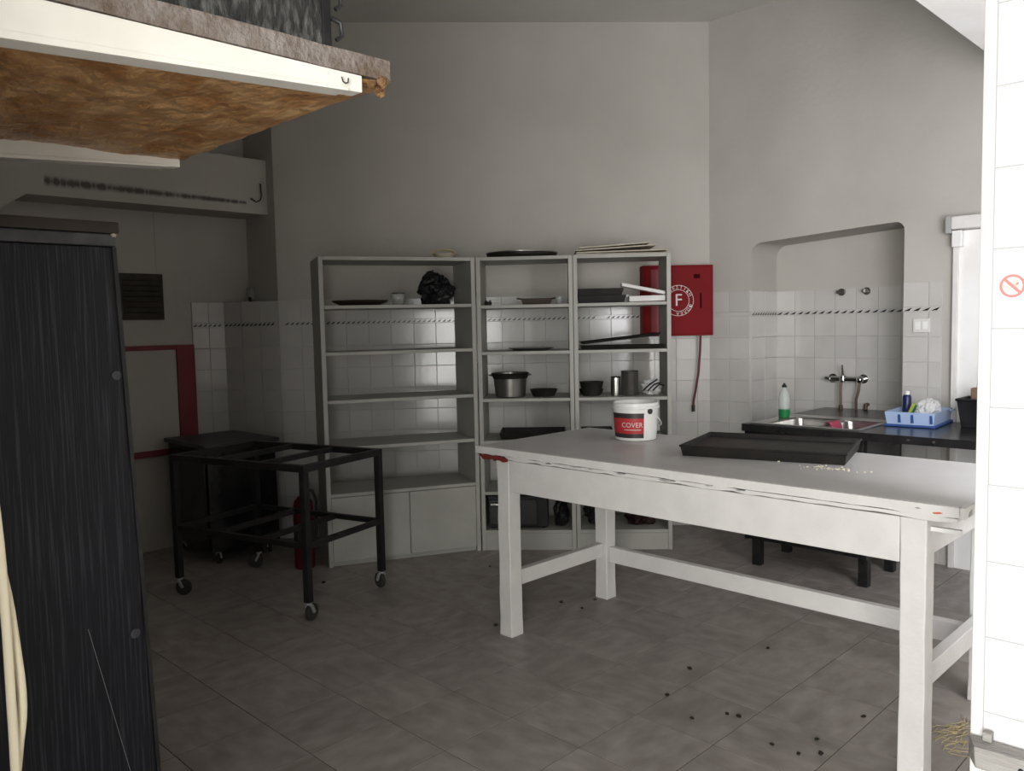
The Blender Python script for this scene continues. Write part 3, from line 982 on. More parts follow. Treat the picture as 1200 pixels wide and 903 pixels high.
single(MB().lathe([(0.0, 0.002), (0.07, 0.001), (0.08, 0.03), (0.077, 0.03), (0.065, 0.008), (0, 0.007)], 28), 'shallow_bowl', 'dark_pan',
       'low dark dish next to the dark bowl on the right unit', 'dish', F3, 0.115, 0.31, 0.965)
cn = thing('tin_can', 'small ribbed steel can left of the steel jug', 'can', **on(F3, 0.262, 0.13, 0.965))
MB().lathe([(0.0, 0.001), (0.03, 0.001)] + [(0.03 + (0.002 if k % 2 else 0), 0.01 + 0.012 * k) for k in range(9)] + [(0.03, 0.12), (0.027, 0.12), (0.027, 0.01), (0, 0.01)], 24).build('body', 'steel', cn, smooth=True)
MB().lathe([(0.030, 0.113), (0.0335, 0.116), (0.030, 0.121)], 24, cap=False).build('rim', 'chrome', cn, smooth=True)
jg = thing('steel_jug', 'tall brushed steel jug on the right unit third shelf', 'jug', **on(F3, 0.352, 0.13, 0.965))
MB().lathe([(0.0, 0.001), (0.052, 0.001), (0.056, 0.006), (0.054, 0.15), (0.057, 0.155), (0.053, 0.156), (0.050, 0.15), (0.050, 0.01), (0, 0.01)], 32).build('body', 'dull_steel', jg, smooth=True)
MB().tube([(0.03, 0.045, 0.135), (0.05, 0.085, 0.13), (0.05, 0.085, 0.05), (0.03, 0.045, 0.03)], 0.006, 8).build('handle', 'dull_steel', jg, smooth=True)
pb = thing('plastic_bundle', 'crumpled clear plastic bundle with dark bands on the right unit', 'plastic bundle', **on(F3, 0.49, 0.13, 0.966))
MB().blob(0.058, 0.055, 0.046, (0, 0, 0.045), 0.4, 21, 26, 16, 2.8, flat=0.001).build('wrap', 'clear_plastic', pb)
for k in range(3):
    MB().tube([(-0.06 + 0.03 * k, -0.055, 0.03), (-0.02 + 0.03 * k, -0.066, 0.07), (0.03 + 0.02 * k, -0.05, 0.10 - 0.02 * k)], 0.005, 6).build('band', 'dark_plastic', pb, smooth=True)
small_tray('oven_tray', 'low black tray on the right unit fourth shelf behind the bucket', F3, 0.14, 0.15, 0.701, 0.20, 0.24, 0.05, 'dark_pan')
small_tray('oven_tray', 'wide low black tray on the middle unit fourth shelf', F2, 0.33, 0.2, 0.701, 0.42, 0.30, 0.04, 'dark_pan')
single(MB().blob(0.085, 0.10, 0.09, (0, 0, 0.075), 0.35, 31, 28, 18, 2.4, flat=0.001), 'plastic_bag', 'dark_plastic', 'black bag at the left of the right unit bottom shelf', 'bag', F3, 0.15, 0.17, 0.128, smooth=False)
single(MB().blob(0.10, 0.09, 0.075, (0, 0, 0.065), 0.35, 37, 28, 18, 2.4, flat=0.001), 'plastic_bag', 'wine_plastic', 'dark wine-coloured bag at the right of the right unit bottom shelf', 'bag', F3, 0.42, 0.17, 0.128, smooth=False)

# ---------------------------------------------------------------- red fire hose cabinet on the back wall
FB = Fr(O, BANG)
fx0, fx1, fz0, fz1 = BLEN - 0.489, BLEN - 0.008, 1.328, 1.804
fw, fh = fx1 - fx0, fz1 - fz0
fc = thing('fire_cabinet', 'red wall cabinet with a white ring emblem and letter F', 'cabinet', FB(fx0, -0.009, fz0), BANG)
MB().box(0, fw, -0.10, 0.0, 0, fh).build('body', 'red_paint', fc, bevel=0.004)
door = MB().box(0.012, fw - 0.012, -0.108, -0.1005, 0.012, fh - 0.012).build('door', 'red_paint', fc, bevel=0.003)
cx, cz, yy = fw * 0.5, fh * 0.50, -0.1095
em = MB()


def ring_disc(b, c, r0, r1, y, n=48):
    vs, fs = [], []
    for k in range(n):
        a = 2 * math.pi * k / n
        vs += [(c[0] + r0 * math.cos(a), y, c[1] + r0 * math.sin(a)), (c[0] + r1 * math.cos(a), y, c[1] + r1 * math.sin(a))]
    for k in range(n):
        k2 = (k + 1) % n
        fs.append((2 * k, 2 * k + 1, 2 * k2 + 1, 2 * k2))
    b.add(vs, fs)


ring_disc(em, (cx, cz), 0.101, 0.104, yy)
ring_disc(em, (cx, cz), 0.071, 0.074, yy)
em.build('emblem_ring', 'print_white', door)
me = text_mesh('F', 0.115, 'print_white')
o = link('emblem_letter', me, door, (cx, yy, cz))
o.rotation_euler = (R(90), 0, 0)
word = 'ΠΥΡΟΣΒΕΣΤΙΚΗ  ΦΩΛΕΑ  '
for k, ch in enumerate(word):
    if ch == ' ':
        continue
    a = R(215) - k * 2 * math.pi / len(word)
    me = text_mesh(ch, 0.030, 'print_white')
    o = link('emblem_lettering', me, door, (cx + 0.0875 * math.cos(a), yy, cz + 0.0875 * math.sin(a)))
    o.rotation_euler = (R(90), -(a - math.pi / 2), 0)
MB().box(fw - 0.093, fw - 0.081, -0.1105, -0.107, fh * 0.39, fh * 0.60).build('handle_slot', 'slot_red', door)
MB().box(fw - 0.135, fw - 0.092, -0.1102, -0.107, fh * 0.81, fh * 0.87).build('label_plate', 'slot_red', door)
MB().box(0.055, 0.105, -0.1105, -0.107, fh * 0.06, fh * 0.94).build('side_panel', 'dark_red', door, bevel=0.002)
hs = MB().tube([(fw - 0.075, -0.055, -0.002), (fw - 0.077, -0.05, -0.1), (fw - 0.085, -0.04, -0.25), (fw - 0.105, -0.035, -0.38), (fw - 0.118, -0.03, -0.45), (fw - 0.12, -0.03, -0.49)], 0.008, 8)
hz = tag(hs.build('hanging_hose', 'hose_red', None, FB(fx0, -0.009, fz0), BANG, smooth=True), 'thin dark hose hanging below the red fire cabinet', 'hose')
MB().lathe([(0.012, -0.525), (0.012, -0.48)], 10, (fw - 0.12, -0.03, 0)).build('nozzle', 'black_metal', hz)

# ---------------------------------------------------------------- black wheeled frame cart
CT = -R(29.26)
CL, CW, CH = 0.931, 0.57, 0.769
ct = thing('frame_cart', 'black steel frame cart without a top, on four castors', 'cart', (-1.827, 4.389, 0), CT)
S = 0.034


def caster(parent, x, y, ztop, ang, s=1.0):
    f = MB()
    r = 0.042 * s
    ox, oy = 0.02 * s * math.cos(ang), 0.02 * s * math.sin(ang)
    px, py = -math.sin(ang) * 0.017 * s, math.cos(ang) * 0.017 * s
    f.lathe([(0.016 * s, ztop - 0.012), (0.016 * s, ztop)], 12, (x, y, 0))
    for k in (-1, 1):
        a = Vector((x + px * k, y + py * k, ztop - 0.012))
        b = Vector((x + ox + px * k, y + oy + py * k, r))
        f.bar(a, b, 0.012 * s)
    fork = f.build('caster', 'grey_plastic', parent)
    w = MB()
    n = 20
    dx, dy = math.cos(ang), math.sin(ang)
    vs, fs = [], []
    prof = [(-0.012 * s, 0.0), (-0.012 * s, r * 0.88), (-0.008 * s, r), (0.008 * s, r), (0.012 * s, r * 0.88), (0.012 * s, 0.0)]
    for t, rr in prof:
        for i in range(n):
            a = 2 * math.pi * i / n
            h = rr * math.cos(a)
            vs.append((x + ox + dx * h - dy * t, y + oy + dy * h + dx * t, r + rr * math.sin(a)))
    for j in range(len(prof) - 1):
        for i in range(n):
            fs.append((j * n + i, j * n + (i + 1) % n, (j + 1) * n + (i + 1) % n, (j + 1) * n + i))
    w.add(vs, fs).build('wheel', 'rubber', fork)


corners = [(0, 0), (CL, 0), (CL, CW), (0, CW)]
for k, (x, y) in enumerate(corners):
    MB().bar((x, y, 0.095), (x, y, CH - S), S).build('leg', 'black_metal', ct, bevel=0.002)
    caster(ct, x, y, 0.095, R(30 + 65 * k))
for z, nm in ((CH - S / 2, 'top_rail'), (0.372, 'lower_rail')):
    for k in range(4):
        a, b = Vector((*corners[k], z)), Vector((*corners[(k + 1) % 4], z))
        d = (b - a).normalized() * (S / 2 + 0.0005)
        if nm == 'top_rail' and k % 2 == 0:
            a, b = a - 2 * d, b + 2 * d
            a, b = a + d, b - d
            MB().bar(a, b, S).build(nm, 'black_metal', ct, bevel=0.002)
        else:
            MB().bar(a + d, b - d, S if nm == 'top_rail' else S * 0.8).build(nm, 'black_metal', ct, bevel=0.002)
    for x in (0.31, 0.62):
        MB().bar((x, S / 2 + .001, z), (x, CW - S / 2 - .001, z), S * 0.8).build('crossbar', 'black_metal', ct, bevel=0.002)

# black box on castors behind the cart
bx = thing('wheeled_cabinet', 'squat black cabinet with a flat lid on castors, behind the frame cart', 'cabinet', V(-5.325, 2.179), -TH)
MB().hexa([(0.02, 0.0, 0.085), (0.57, 0.0, 0.085), (0.57, 0.45, 0.085), (0.02, 0.45, 0.085), (-0.01, 0.0, 0.715), (0.55, 0.0, 0.715), (0.55, 0.45, 0.715), (-0.01, 0.45, 0.715)]).build('body', 'black_lacquer', bx, bevel=0.004)
MB().box(-0.03, 0.575, -0.02, 0.47, 0.716, 0.742).build('lid', 'black_trim', bx, bevel=0.004)
MB().box(0.05, 0.53, -0.014, -0.001, 0.12, 0.68).build('door', 'black_lacquer', bx, bevel=0.003)
for x in (0.06, 0.53):
    for y in (0.05, 0.40):
        caster(bx, x, y, 0.084, R(20 + x * 200 + y * 90), 0.8)

# fire extinguisher
fe = thing('fire_extinguisher', 'red fire extinguisher on the floor behind the frame cart', 'extinguisher', (-1.262, 4.85, 0), 0.4)
MB().lathe([(0.0, 0.004), (0.054, 0.002), (0.060, 0.012), (0.060, 0.36), (0.052, 0.405), (0.030, 0.43), (0.018, 0.437), (0.018, 0.45), (0, 0.45)], 28).build('cylinder', 'extinguisher_red', fe, smooth=True)
MB().lathe([(0.0605, 0.16), (0.0612, 0.162), (0.0612, 0.28), (0.0605, 0.282)], 28, a0=R(200), a1=R(330), cap=False).build('label', 'label_black', fe)
MB().lathe([(0.016, 0.45), (0.020, 0.455), (0.020, 0.485), (0.010, 0.49)], 14).build('valve', 'dull_steel', fe, smooth=True)
MB().bar((0.0, -0.01, 0.495), (0.0, -0.085, 0.525), 0.014).build('lever', 'black_metal', fe)
MB().bar((0.0, -0.01, 0.478), (0.0, -0.08, 0.483), 0.012).build('carry_handle', 'black_metal', fe)
MB().tube([(0.018, 0.0, 0.468), (0.06, 0.0, 0.46), (0.078, 0.0, 0.40), (0.072, 0.0, 0.22), (0.07, 0, 0.14)], 0.009, 8).build('hose', 'rubber', fe, smooth=True)

# ---------------------------------------------------------------- sink run
ZC = 0.833
WC0, UC0 = 4.256, -2.386
sc_ = thing('sink_cabinet', 'black sink cabinet on short legs below the steel sink', 'cabinet', V(UC0 + 0.0, WC0 + 0.035), -TH)
CBX = 0.70
body = MB()
body.box(0, 0.02, 0, 0.46, 0.155, 0.789)
body.box(CBX - 0.02, CBX, 0, 0.46, 0.155, 0.789)
body.box(0.02, CBX - 0.02, 0.44, 0.46, 0.155, 0.789)
body.box(0.02, CBX - 0.02, 0.02, 0.44, 0.155, 0.175)
body.build('carcass', 'black_lacquer', sc_)
MB().box(0.022, CBX / 2 - 0.002, -0.001, 0.018, 0.178, 0.70).build('door', 'black_lacquer', sc_, bevel=0.002)
MB().box(CBX / 2 + 0.002, CBX - 0.022, -0.001, 0.018, 0.178, 0.70).build('door', 'black_lacquer', sc_, bevel=0.002)
MB().box(0.022, CBX - 0.022, 0.0, 0.018, 0.703, 0.788).build('front_panel', 'black_lacquer', sc_, bevel=0.002)
for x in (0.03, CBX - 0.055):
    for y in (0.03, 0.39):
        MB().box(x, x + 0.05, y, y + 0.05, 0, 0.154).build('leg', 'black_lacquer', sc_, bevel=0.002)

NBK = WK + ND - 0.010             # back of the niche, in front of its tiles
wt = thing('worktop', 'long black worktop along the sink wall', 'worktop', V(UC0, WC0, ZC), -TH)
w_ = MB()
SX1 = 0.655                       # the steel sink covers 0..SX1
wd = NBK - WC0
NR = UK + NB - UC0 - 0.010        # right side of the niche in this frame
w_.box(0.0, SX1, 0.0, 0.035, -0.042, 0)
w_.box(0.0, 0.022, 0.035, wd, -0.042, 0)
w_.box(0.022, SX1, 0.585, NR and wd, -0.042, 0)
w_.box(SX1, 1.75, 0.0, WK - WC0 - 0.040, -0.042, 0)
w_.build('slab', 'black_lacquer', wt, bevel=0.0)
MB().box(1.66, 1.70, 0.05, 0.70, -ZC, -0.043).build('support_panel', 'black_lacquer', wt)
for x in (0.913, 1.032):
    MB().lathe([(0.008, 0.0), (0.007, 0.004), (0.0, 0.005)], 12).build('screw_cap', 'chrome', wt, (x, -0.001, -0.02)).rotation_euler = (R(90), 0, 0)

sk = thing('sink', 'double-bowl stainless steel sink set into the black worktop', 'sink', V(UC0, WC0, ZC), -TH)


def basin(b, x0, x1, y0, y1, d, n=5):
    def rr(x0, x1, y0, y1, r, z):
        out = []
        for (cx_, cy_, a0) in ((x1 - r, y0 + r, -90), (x1 - r, y1 - r, 0), (x0 + r, y1 - r, 90), (x0 + r, y0 + r, 180)):
            for k in range(n):
                a = R(a0 + 90 * k / (n - 1))
                out.append((cx_ + r * math.cos(a), cy_ + r * math.sin(a), z))
        return out
    r0 = rr(x0, x1, y0, y1, 0.04, 0.004)
    r1 = rr(x0 + 0.004, x1 - 0.004, y0 + 0.004, y1 - 0.004, 0.04, -0.004)
    r2 = rr(x0 + 0.014, x1 - 0.014, y0 + 0.014, y1 - 0.014, 0.045, -d)
    ring(b, r0, r1)
    ring(b, r1, r2)
    b.add(r2, [tuple(range(len(r2)))])
    return r0


B1 = (0.115, 0.375, 0.075, 0.46)
B2 = (0.412, 0.625, 0.075, 0.46)
rim = MB()
for (x0, x1, y0, y1) in ((0.024, 0.115, 0.037, 0.583), (0.375, 0.412, 0.037, 0.583), (0.625, 0.653, 0.037, 0.583),
                         (0.115, 0.375, 0.037, 0.075), (0.412, 0.625, 0.037, 0.075), (0.115, 0.375, 0.46, 0.583), (0.412, 0.625, 0.46, 0.583)):
    rim.box(x0, x1, y0, y1, -0.002, 0.004)
rim.build('rim_plate', 'steel', sk)
for B in (B1, B2):
    q = MB()
    basin(q, *B, 0.15)
    bo = q.build('bowl', 'steel', sk, smooth=True)
    MB().lathe([(0.0, 0.001), (0.028, 0.001), (0.032, 0.004)], 20, ((B[0] + B[1]) / 2, (B[2] + B[3]) / 2, -0.150)).build('drain', 'chrome', bo)
# pink cloth hung over the middle of the sink
pc = MB()
prof = [(0.390, 0.007), (0.418, 0.009), (0.430, -0.002), (0.438, -0.03), (0.444, -0.07), (0.448, -0.11)]
n = 9
vs, fs = [], []
for off in (0.0, 0.004):
    for i, (x, z) in enumerate(prof):
        for k in range(n):
            y = 0.20 + 0.13 * k / (n - 1)
            vs.append((x + off + 0.004 * math.sin(k * 1.9) * min(1, i / 2), y + 0.006 * math.sin(i), z + (off if i < 2 else 0) + 0.004 * math.sin(k * 1.3) * (i / 5)))
m_ = len(prof) * n
for i in range(len(prof) - 1):
    for k in range(n - 1):
        a = i * n + k
        fs += [(a, a + 1, a + n + 1, a + n), (m_ + a + n, m_ + a + n + 1, m_ + a + 1, m_ + a)]
tag(pc.add(vs, fs).build('dish_cloth', 'pink_cloth', None, V(UC0, WC0, ZC), -TH, smooth=True), 'dull pink cloth hanging into the right sink bowl', 'cloth')

# soap bottle
sb = thing('soap_bottle', 'clear bottle with green soap at the left of the sink', 'bottle', V(-2.318, 4.64, ZC + 0.005), 0.3)
MB().lathe([(0.033, 0.0505), (0.034, 0.11), (0.028, 0.145), (0.014, 0.165), (0.012, 0.18), (0, 0.18)], 24).build('body', 'bottle_plastic', sb, smooth=True)
MB().lathe([(0.0, 0.001), (0.0300, 0.001), (0.033, 0.012), (0.0335, 0.05), (0, 0.05)], 24).build('soap', 'green_soap', sb, smooth=True)
MB().lathe([(0.014, 0.18), (0.014, 0.192), (0.007, 0.196), (0.006, 0.205), (0, 0.206)], 16).build('cap', 'dark_plastic', sb, smooth=True)

# wall mixer tap and its pipes, on the back of the niche
tp_ = thing('wall_tap', 'chrome wall mixer tap with copper pipes above the sink', 'tap', V(-2.252, NBK, 1.03), -TH)
q = MB()
q.tube([(-0.075, -0.05, 0.0), (0.115, -0.05, 0.0)], 0.017, 14)
q.build('body', 'chrome', tp_, smooth=True)
q = MB()
q.lathe([(0.016, -0.02), (0.023, -0.012), (0.023, 0.018), (0.012, 0.028)], 16, (0, -0.05, 0))
q.tube([(0, -0.05, 0.025), (0.002, -0.062, 0.06), (0.003, -0.07, 0.092)], [0.009, 0.007, 0.006], 10)
q.build('lever', 'chrome', tp_, smooth=True)
for x in (-0.085, 0.115):
    q = MB()
    q.tube([(x, 0.0, 0.0), (x, -0.05, 0.0)], 0.014, 12)
    q.tube([(x, -0.004, 0.0), (x, 0.003, 0.0)], 0.03, 16)
    q.build('wall_mount', 'chrome', tp_, smooth=True)
MB().blob(0.024, 0.024, 0.024, (0.112, -0.055, -0.002), 0.0, 0, 16, 10).build('valve_knob', 'chrome', tp_, smooth=True)
MB().tube([(-0.115, -0.05, 0.004), (-0.085, -0.05, 0)], 0.012, 10).build('side_knob', 'chrome', tp_, smooth=True)
MB().tube([(-0.012, -0.05, -0.015), (-0.012, -0.055, -0.08), (-0.010, -0.055, -0.185)], 0.0085, 8).build('spout_pipe', 'copper', tp_, smooth=True)
MB().lathe([(0.013, -0.20), (0.014, -0.175), (0.009, -0.17)], 12, (-0.010, -0.055, 0)).build('spout_end', 'copper', tp_, smooth=True)
MB().tube([(0.112, -0.055, -0.02), (0.108, -0.06, -0.07), (0.092, -0.06, -0.13), (0.088, -0.05, -0.197)], 0.0085, 8).build('supply_hose', 'copper', tp_, smooth=True)
MB().tube([(0.142, 0.003, -0.165), (0.142, -0.03, -0.165), (0.142, -0.034, -0.195)], 0.013, 10).build('pipe_elbow', 'copper', tp_, smooth=True)
for k, (u, z, lab) in enumerate(((-2.285, 1.594, 'left'), (-2.122, 1.594, 'right'))):
    st = thing('pipe_stub', '%s of the two capped steel pipe stubs high in the sink niche' % lab, 'pipe stub', V(u, NBK, z), -TH)
    q = MB()
    q.tube([(0, 0.002, 0), (0, -0.035, 0)], 0.011, 12)
    q.build('stub', 'dull_steel', st, smooth=True)
    q = MB()
    q.tube([(0, 0.003, 0), (0, -0.006, 0)], 0.024, 16)
    q.build('flange', 'dull_steel', st, smooth=True)
    if k == 0:
        MB().bar((-0.02, -0.03, 0), (0.035, -0.03, 0.002), 0.02).build('cap', 'dull_steel', st)
    else:
        MB().lathe([(0.018, -0.008), (0.018, 0.012), (0.0, 0.016)], 12, (0, -0.038, 0)).build('cap', 'dull_steel', st)

# light switch on the tiles
so = thing('wall_socket', 'white double wall socket on the tiles right of the niche', 'socket', V(-1.668, WK - 0.009, 1.373), -TH)
MB().box(-0.045, 0.045, -0.009, 0, -0.04, 0.04).build('plate', 'socket_white', so, bevel=0.003)
for s in (-0.02, 0.02):
    MB().box(s - 0.013, s + 0.013, -0.0125, -0.009, -0.022, 0.022).build('rocker', 'white_plastic', so, bevel=0.001)

# blue dish rack with its contents
DR = V(-1.712, 4.60, ZC + 0.001)
dk = thing('dish_rack', 'light blue plastic dish rack on the black worktop', 'dish rack', DR, -TH + R(4))
RX, RY, RZ = 0.245, 0.36, 0.078
q = MB()
b0 = [(0.006, 0.006, 0.012), (RX - 0.006, 0.006, 0.012), (RX - 0.006, RY - 0.006, 0.012), (0.006, RY - 0.006, 0.012)]
b1 = [(-0.004, -0.004, RZ), (RX + 0.004, -0.004, RZ), (RX + 0.004, RY + 0.004, RZ), (-0.004, RY + 0.004, RZ)]
b2 = [(0.002, 0.002, RZ), (RX - 0.002, 0.002, RZ), (RX - 0.002, RY - 0.002, RZ), (0.002, RY - 0.002, RZ)]
b3 = [(0.010, 0.010, 0.018), (RX - 0.010, 0.010, 0.018), (RX - 0.010, RY - 0.010, 0.018), (0.010, RY - 0.010, 0.018)]
ring(q, b0, b1)
ring(q, b1, b2)
ring(q, b2, b3)
q.add(b3, [(0, 1, 2, 3)])
q.add(b0, [(3, 2, 1, 0)])
q.build('basket', 'blue_plastic', dk)
MB().box(-0.008, RX + 0.008, -0.008, RY + 0.006, 0.0, 0.012).build('drip_tray', 'blue_dark', dk, bevel=0.003)
for x in (0.065, 0.130, RX - 0.022):
    MB().hexa([(x, -0.002, 0.022), (x + 0.014, -0.002, 0.022), (x + 0.014, 0.012, 0.022), (x, 0.012, 0.022), (x, -0.0065, 0.066), (x + 0.012, -0.0065, 0.066), (x + 0.012, 0.01, 0.066), (x, 0.01, 0.066)]).build('slot', 'blue_dark', dk)
for x, y in ((-0.004, 0.10), (RX + 0.004, RY - 0.06)):
    s = -1 if x < 0 else 1
    MB().box(min(x, x + s * 0.018), max(x, x + s * 0.018), y, y + 0.05, RZ - 0.012, RZ - 0.004).build('lug', 'blue_plastic', dk)
DF = Fr(DR, -TH + R(4))
nb = thing('blue_bottle', 'small navy bottle with white cap in the blue dish rack', 'bottle', DF(0.036, 0.27, 0.019), 0)
MB().lathe([(0.0, 0.001), (0.021, 0.001), (0.023, 0.006), (0.023, 0.12), (0.016, 0.132), (0, 0.132)], 20).build('body', 'navy', nb, smooth=True)
MB().lathe([(0.014, 0.132), (0.014, 0.150), (0.010, 0.153), (0, 0.153)], 16).build('cap', 'white_plastic', nb, smooth=True)
spg = thing('dish_sponge', 'yellow and green sponge leaning in the blue dish rack', 'sponge', DF(0.072, 0.17, 0.020), -TH)
o = MB().box(-0.012, 0.006, -0.035, 0.035, 0, 0.10).build('foam', 'lime', spg, bevel=0.004)
o.rotation_euler = (0, R(24), 0)
o = MB().box(0.0065, 0.012, -0.035, 0.035, 0, 0.10).build('scourer', 'green_soap', spg)
o.rotation_euler = (0, R(24), 0)
tag(MB().blob(0.058, 0.10, 0.062, (0, 0, 0.058), 0.24, 44, 36, 22, 2.6, flat=0.001).build('white_bag', 'clear_plastic', None, DF(0.163, 0.20, 0.019), -TH), 'translucent white plastic bag heaped in the blue dish rack', 'bag')

# black tub at the far end of the worktop, half hidden by the pillar
TBF = V(-1.285, 4.84, ZC + 0.001)
tbk = thing('utensil_tub', 'black plastic tub on the worktop beside the pillar', 'tub', TBF, -TH)
q = MB()
b0 = [(-0.095, -0.08, 0), (0.095, -0.08, 0), (0.095, 0.08, 0), (-0.095, 0.08, 0)]
b1 = [(-0.115, -0.095, 0.145), (0.115, -0.095, 0.145), (0.115, 0.095, 0.145), (-0.115, 0.095, 0.145)]
b2 = [(-0.106, -0.087, 0.145), (0.106, -0.087, 0.145), (0.106, 0.087, 0.145), (-0.106, 0.087, 0.145)]
b3 = [(-0.088, -0.073, 0.005), (0.088, -0.073, 0.005), (0.088, 0.073, 0.005), (-0.088, 0.073, 0.005)]
ring(q, b0, b1)
ring(q, b1, b2)
ring(q, b2, b3)
q.add(b3, [(0, 1, 2, 3)])
q.add(b0, [(3, 2, 1, 0)])
q.build('body', 'dark_plastic', tbk)
q = MB()
for a, b in zip(b1, b1[1:] + b1[:1]):
    q.tube([a, b], 0.008, 8)
q.build('rim', 'dark_plastic', tbk, smooth=True)
br = thing('scrub_brush', 'brown wooden brush standing in the black tub', 'brush', TBF + V(-0.035, 0, 0.006), -TH)
MB().box(-0.035, 0.03, -0.02, 0.02, 0.0, 0.20).build('block', 'brown_wood', br, bevel=0.006)
MB().tube([(-0.005, 0, 0.20), (-0.002, 0, 0.245)], 0.006, 8).build('handle', 'brown_wood', br, smooth=True)
lp = thing('black_ladle', 'black round-headed ladle standing in the black tub', 'ladle', TBF + V(0.055, 0.02, 0.006), -TH)
MB().tube([(0.0, 0, 0.0), (0.0, 0, 0.235)], 0.006, 8).build('handle', 'dark_plastic', lp, smooth=True)
q = MB()
vs, fs = [], []
for r_, y_ in ((0.0, 0.012), (0.03, 0.008), (0.045, -0.004), (0.043, -0.006), (0.028, 0.003), (0.0, 0.007)):
    for k in range(20):
        a = 2 * math.pi * k / 20
        vs.append((-0.01 + r_ * math.cos(a), y_, 0.262 + r_ * math.sin(a)))
for j in range(5):
    for k in range(20):
        fs.append((j * 20 + k, j * 20 + (k + 1) % 20, (j + 1) * 20 + (k + 1) % 20, (j + 1) * 20 + k))
q.add(vs, fs).build('head', 'dark_plastic', lp, smooth=True)

# ---------------------------------------------------------------- things on the alcove walls
vp = thing('vent_plate', 'dark brown square vent plate on the alcove wall', 'vent', V(UI, 1.95, 1.507), -TH)
MB().box(0.001, 0.012, 0, 0.28, 0, 0.295).build('plate', 'vent_brown', vp, bevel=0.002)
for k in range(7):
    z = 0.03 + 0.034 * k
    MB().hexa([(0.012, 0.025, z), (0.012, 0.258, z), (0.022, 0.258, z - 0.006), (0.022, 0.025, z - 0.006), (0.012, 0.025, z + 0.02), (0.012, 0.258, z + 0.02), (0.022, 0.258, z + 0.012), (0.022, 0.025, z + 0.012)]).build('slat', 'vent_brown', vp)
ht = thing('wall_hatch', 'white hatch panel in a dark red frame on the alcove wall', 'hatch', V(UI, 1.60, 0.62), -TH)
MB().box(0.001, 0.012, 0.03, 0.692, 0.040, 0.69).build('panel', 'plaster', ht)
MB().box(0.001, 0.03, 0.692, 0.812, 0.0, 0.72).build('frame_bar', 'dark_red', ht, bevel=0.003)
MB().box(0.001, 0.03, 0.0, 0.03, 0.0, 0.72).build('frame_bar', 'dark_red', ht, bevel=0.003)
MB().box(0.001, 0.03, 0.031, 0.691, 0.69, 0.72).build('frame_bar', 'dark_red', ht, bevel=0.003)
MB().box(0.001, 0.03, 0.031, 0.691, 0.0, 0.040).build('frame_bar', 'dark_red', ht, bevel=0.003)
jb = thing('junction_box', 'small grey electrical fitting with dangling wire on the alcove wall', 'junction box', V(-5.36, WO - 0.003, 1.620), -TH)
MB().box(-0.03, 0.03, -0.035, 0.0, 0.02, 0.10).build('case', 'grey_plastic', jb, bevel=0.006)
MB().tube([(0.02, -0.03, 0.03), (0.04, -0.05, 0.03), (0.05, -0.045, 0.0), (0.03, -0.04, -0.012)], 0.009, 8).build('wire', 'dark_plastic', jb, smooth=True)
hk = MB().tube([(0.012, -0.05, 0.20), (0.02, -0.05, 0.12), (0.02, -0.06, 0.09), (0.02, -0.09, 0.075), (0.018, -0.125, 0.095)], 0.005, 6)
tag(hk.build('wire_hook', 'black_metal', None, V(-5.12, WO, 2.20), -TH, smooth=True), 'bent black wire hook on the beam above the alcove', 'hook')

# ---------------------------------------------------------------- near left: loft shelf, crate, tall black cupboard, cables
LU0, LU1, LW1 = -2.075, -1.185, 0.905
lf = thing('loft_shelf', 'overhead board shelf with brown foam underside on white brackets', 'shelf', V(0, 0, 0), -TH)
q = MB()
n = 34
pts = []
rnd = random.Random(2)
pts = [(LU0, WFRONT + 0.002), (LU1, WFRONT + 0.002)]
for k in range(14):
    pts.append((LU1 + rnd.uniform(-0.006, 0.004), 0.02 + (LW1 - 0.02) * k / 13))
for k in range(14):
    pts.append((LU1 + (LU0 - LU1) * (k + 0.5) / 14, LW1 + rnd.uniform(-0.007, 0.006)))
for k in range(6):
    pts.append((LU0 + rnd.uniform(-0.004, 0.004), LW1 - 0.05 - (LW1 - 0.1) * k / 6))
MB().prism(pts, 1.851, 1.886).build('board', 'chip_board', lf)
# lumpy foam skin below
nx, ny = 60, 70
vs, fs = [], []
for j in range(ny + 1):
    for i in range(nx + 1):
        u = LU0 + 0.004 + (LU1 - LU0 - 0.008) * i / nx
        w = WFRONT + 0.01 + (LW1 - WFRONT - 0.008) * j / ny
        e = min(i, nx - i, ny - j) / 4.0
        h = 0.007 + 0.007 * noise.fractal(Vector((u * 9, w * 12, 0)), 0.8, 2.0, 4) + 0.004 * noise.noise(Vector((u * 45, w * 60, 3)))
        if i > nx * 0.93 and j > ny * 0.94:
            h += 0.008
        h *= min(1.0, 0.25 + e)
        w2 = w + (0.012 * noise.noise(Vector((u * 14, 5, 1))) if j == ny else 0)
        vs.append((u, w2, 1.8505 - max(h, 0.001)))
for j in range(ny):
    for i in range(nx):
        a = j * (nx + 1) + i
        fs.append((a, a + nx + 1, a + nx + 2, a + 1))
MB().add(vs, fs).build('foam_layer', 'foam_brown', lf, smooth=True)


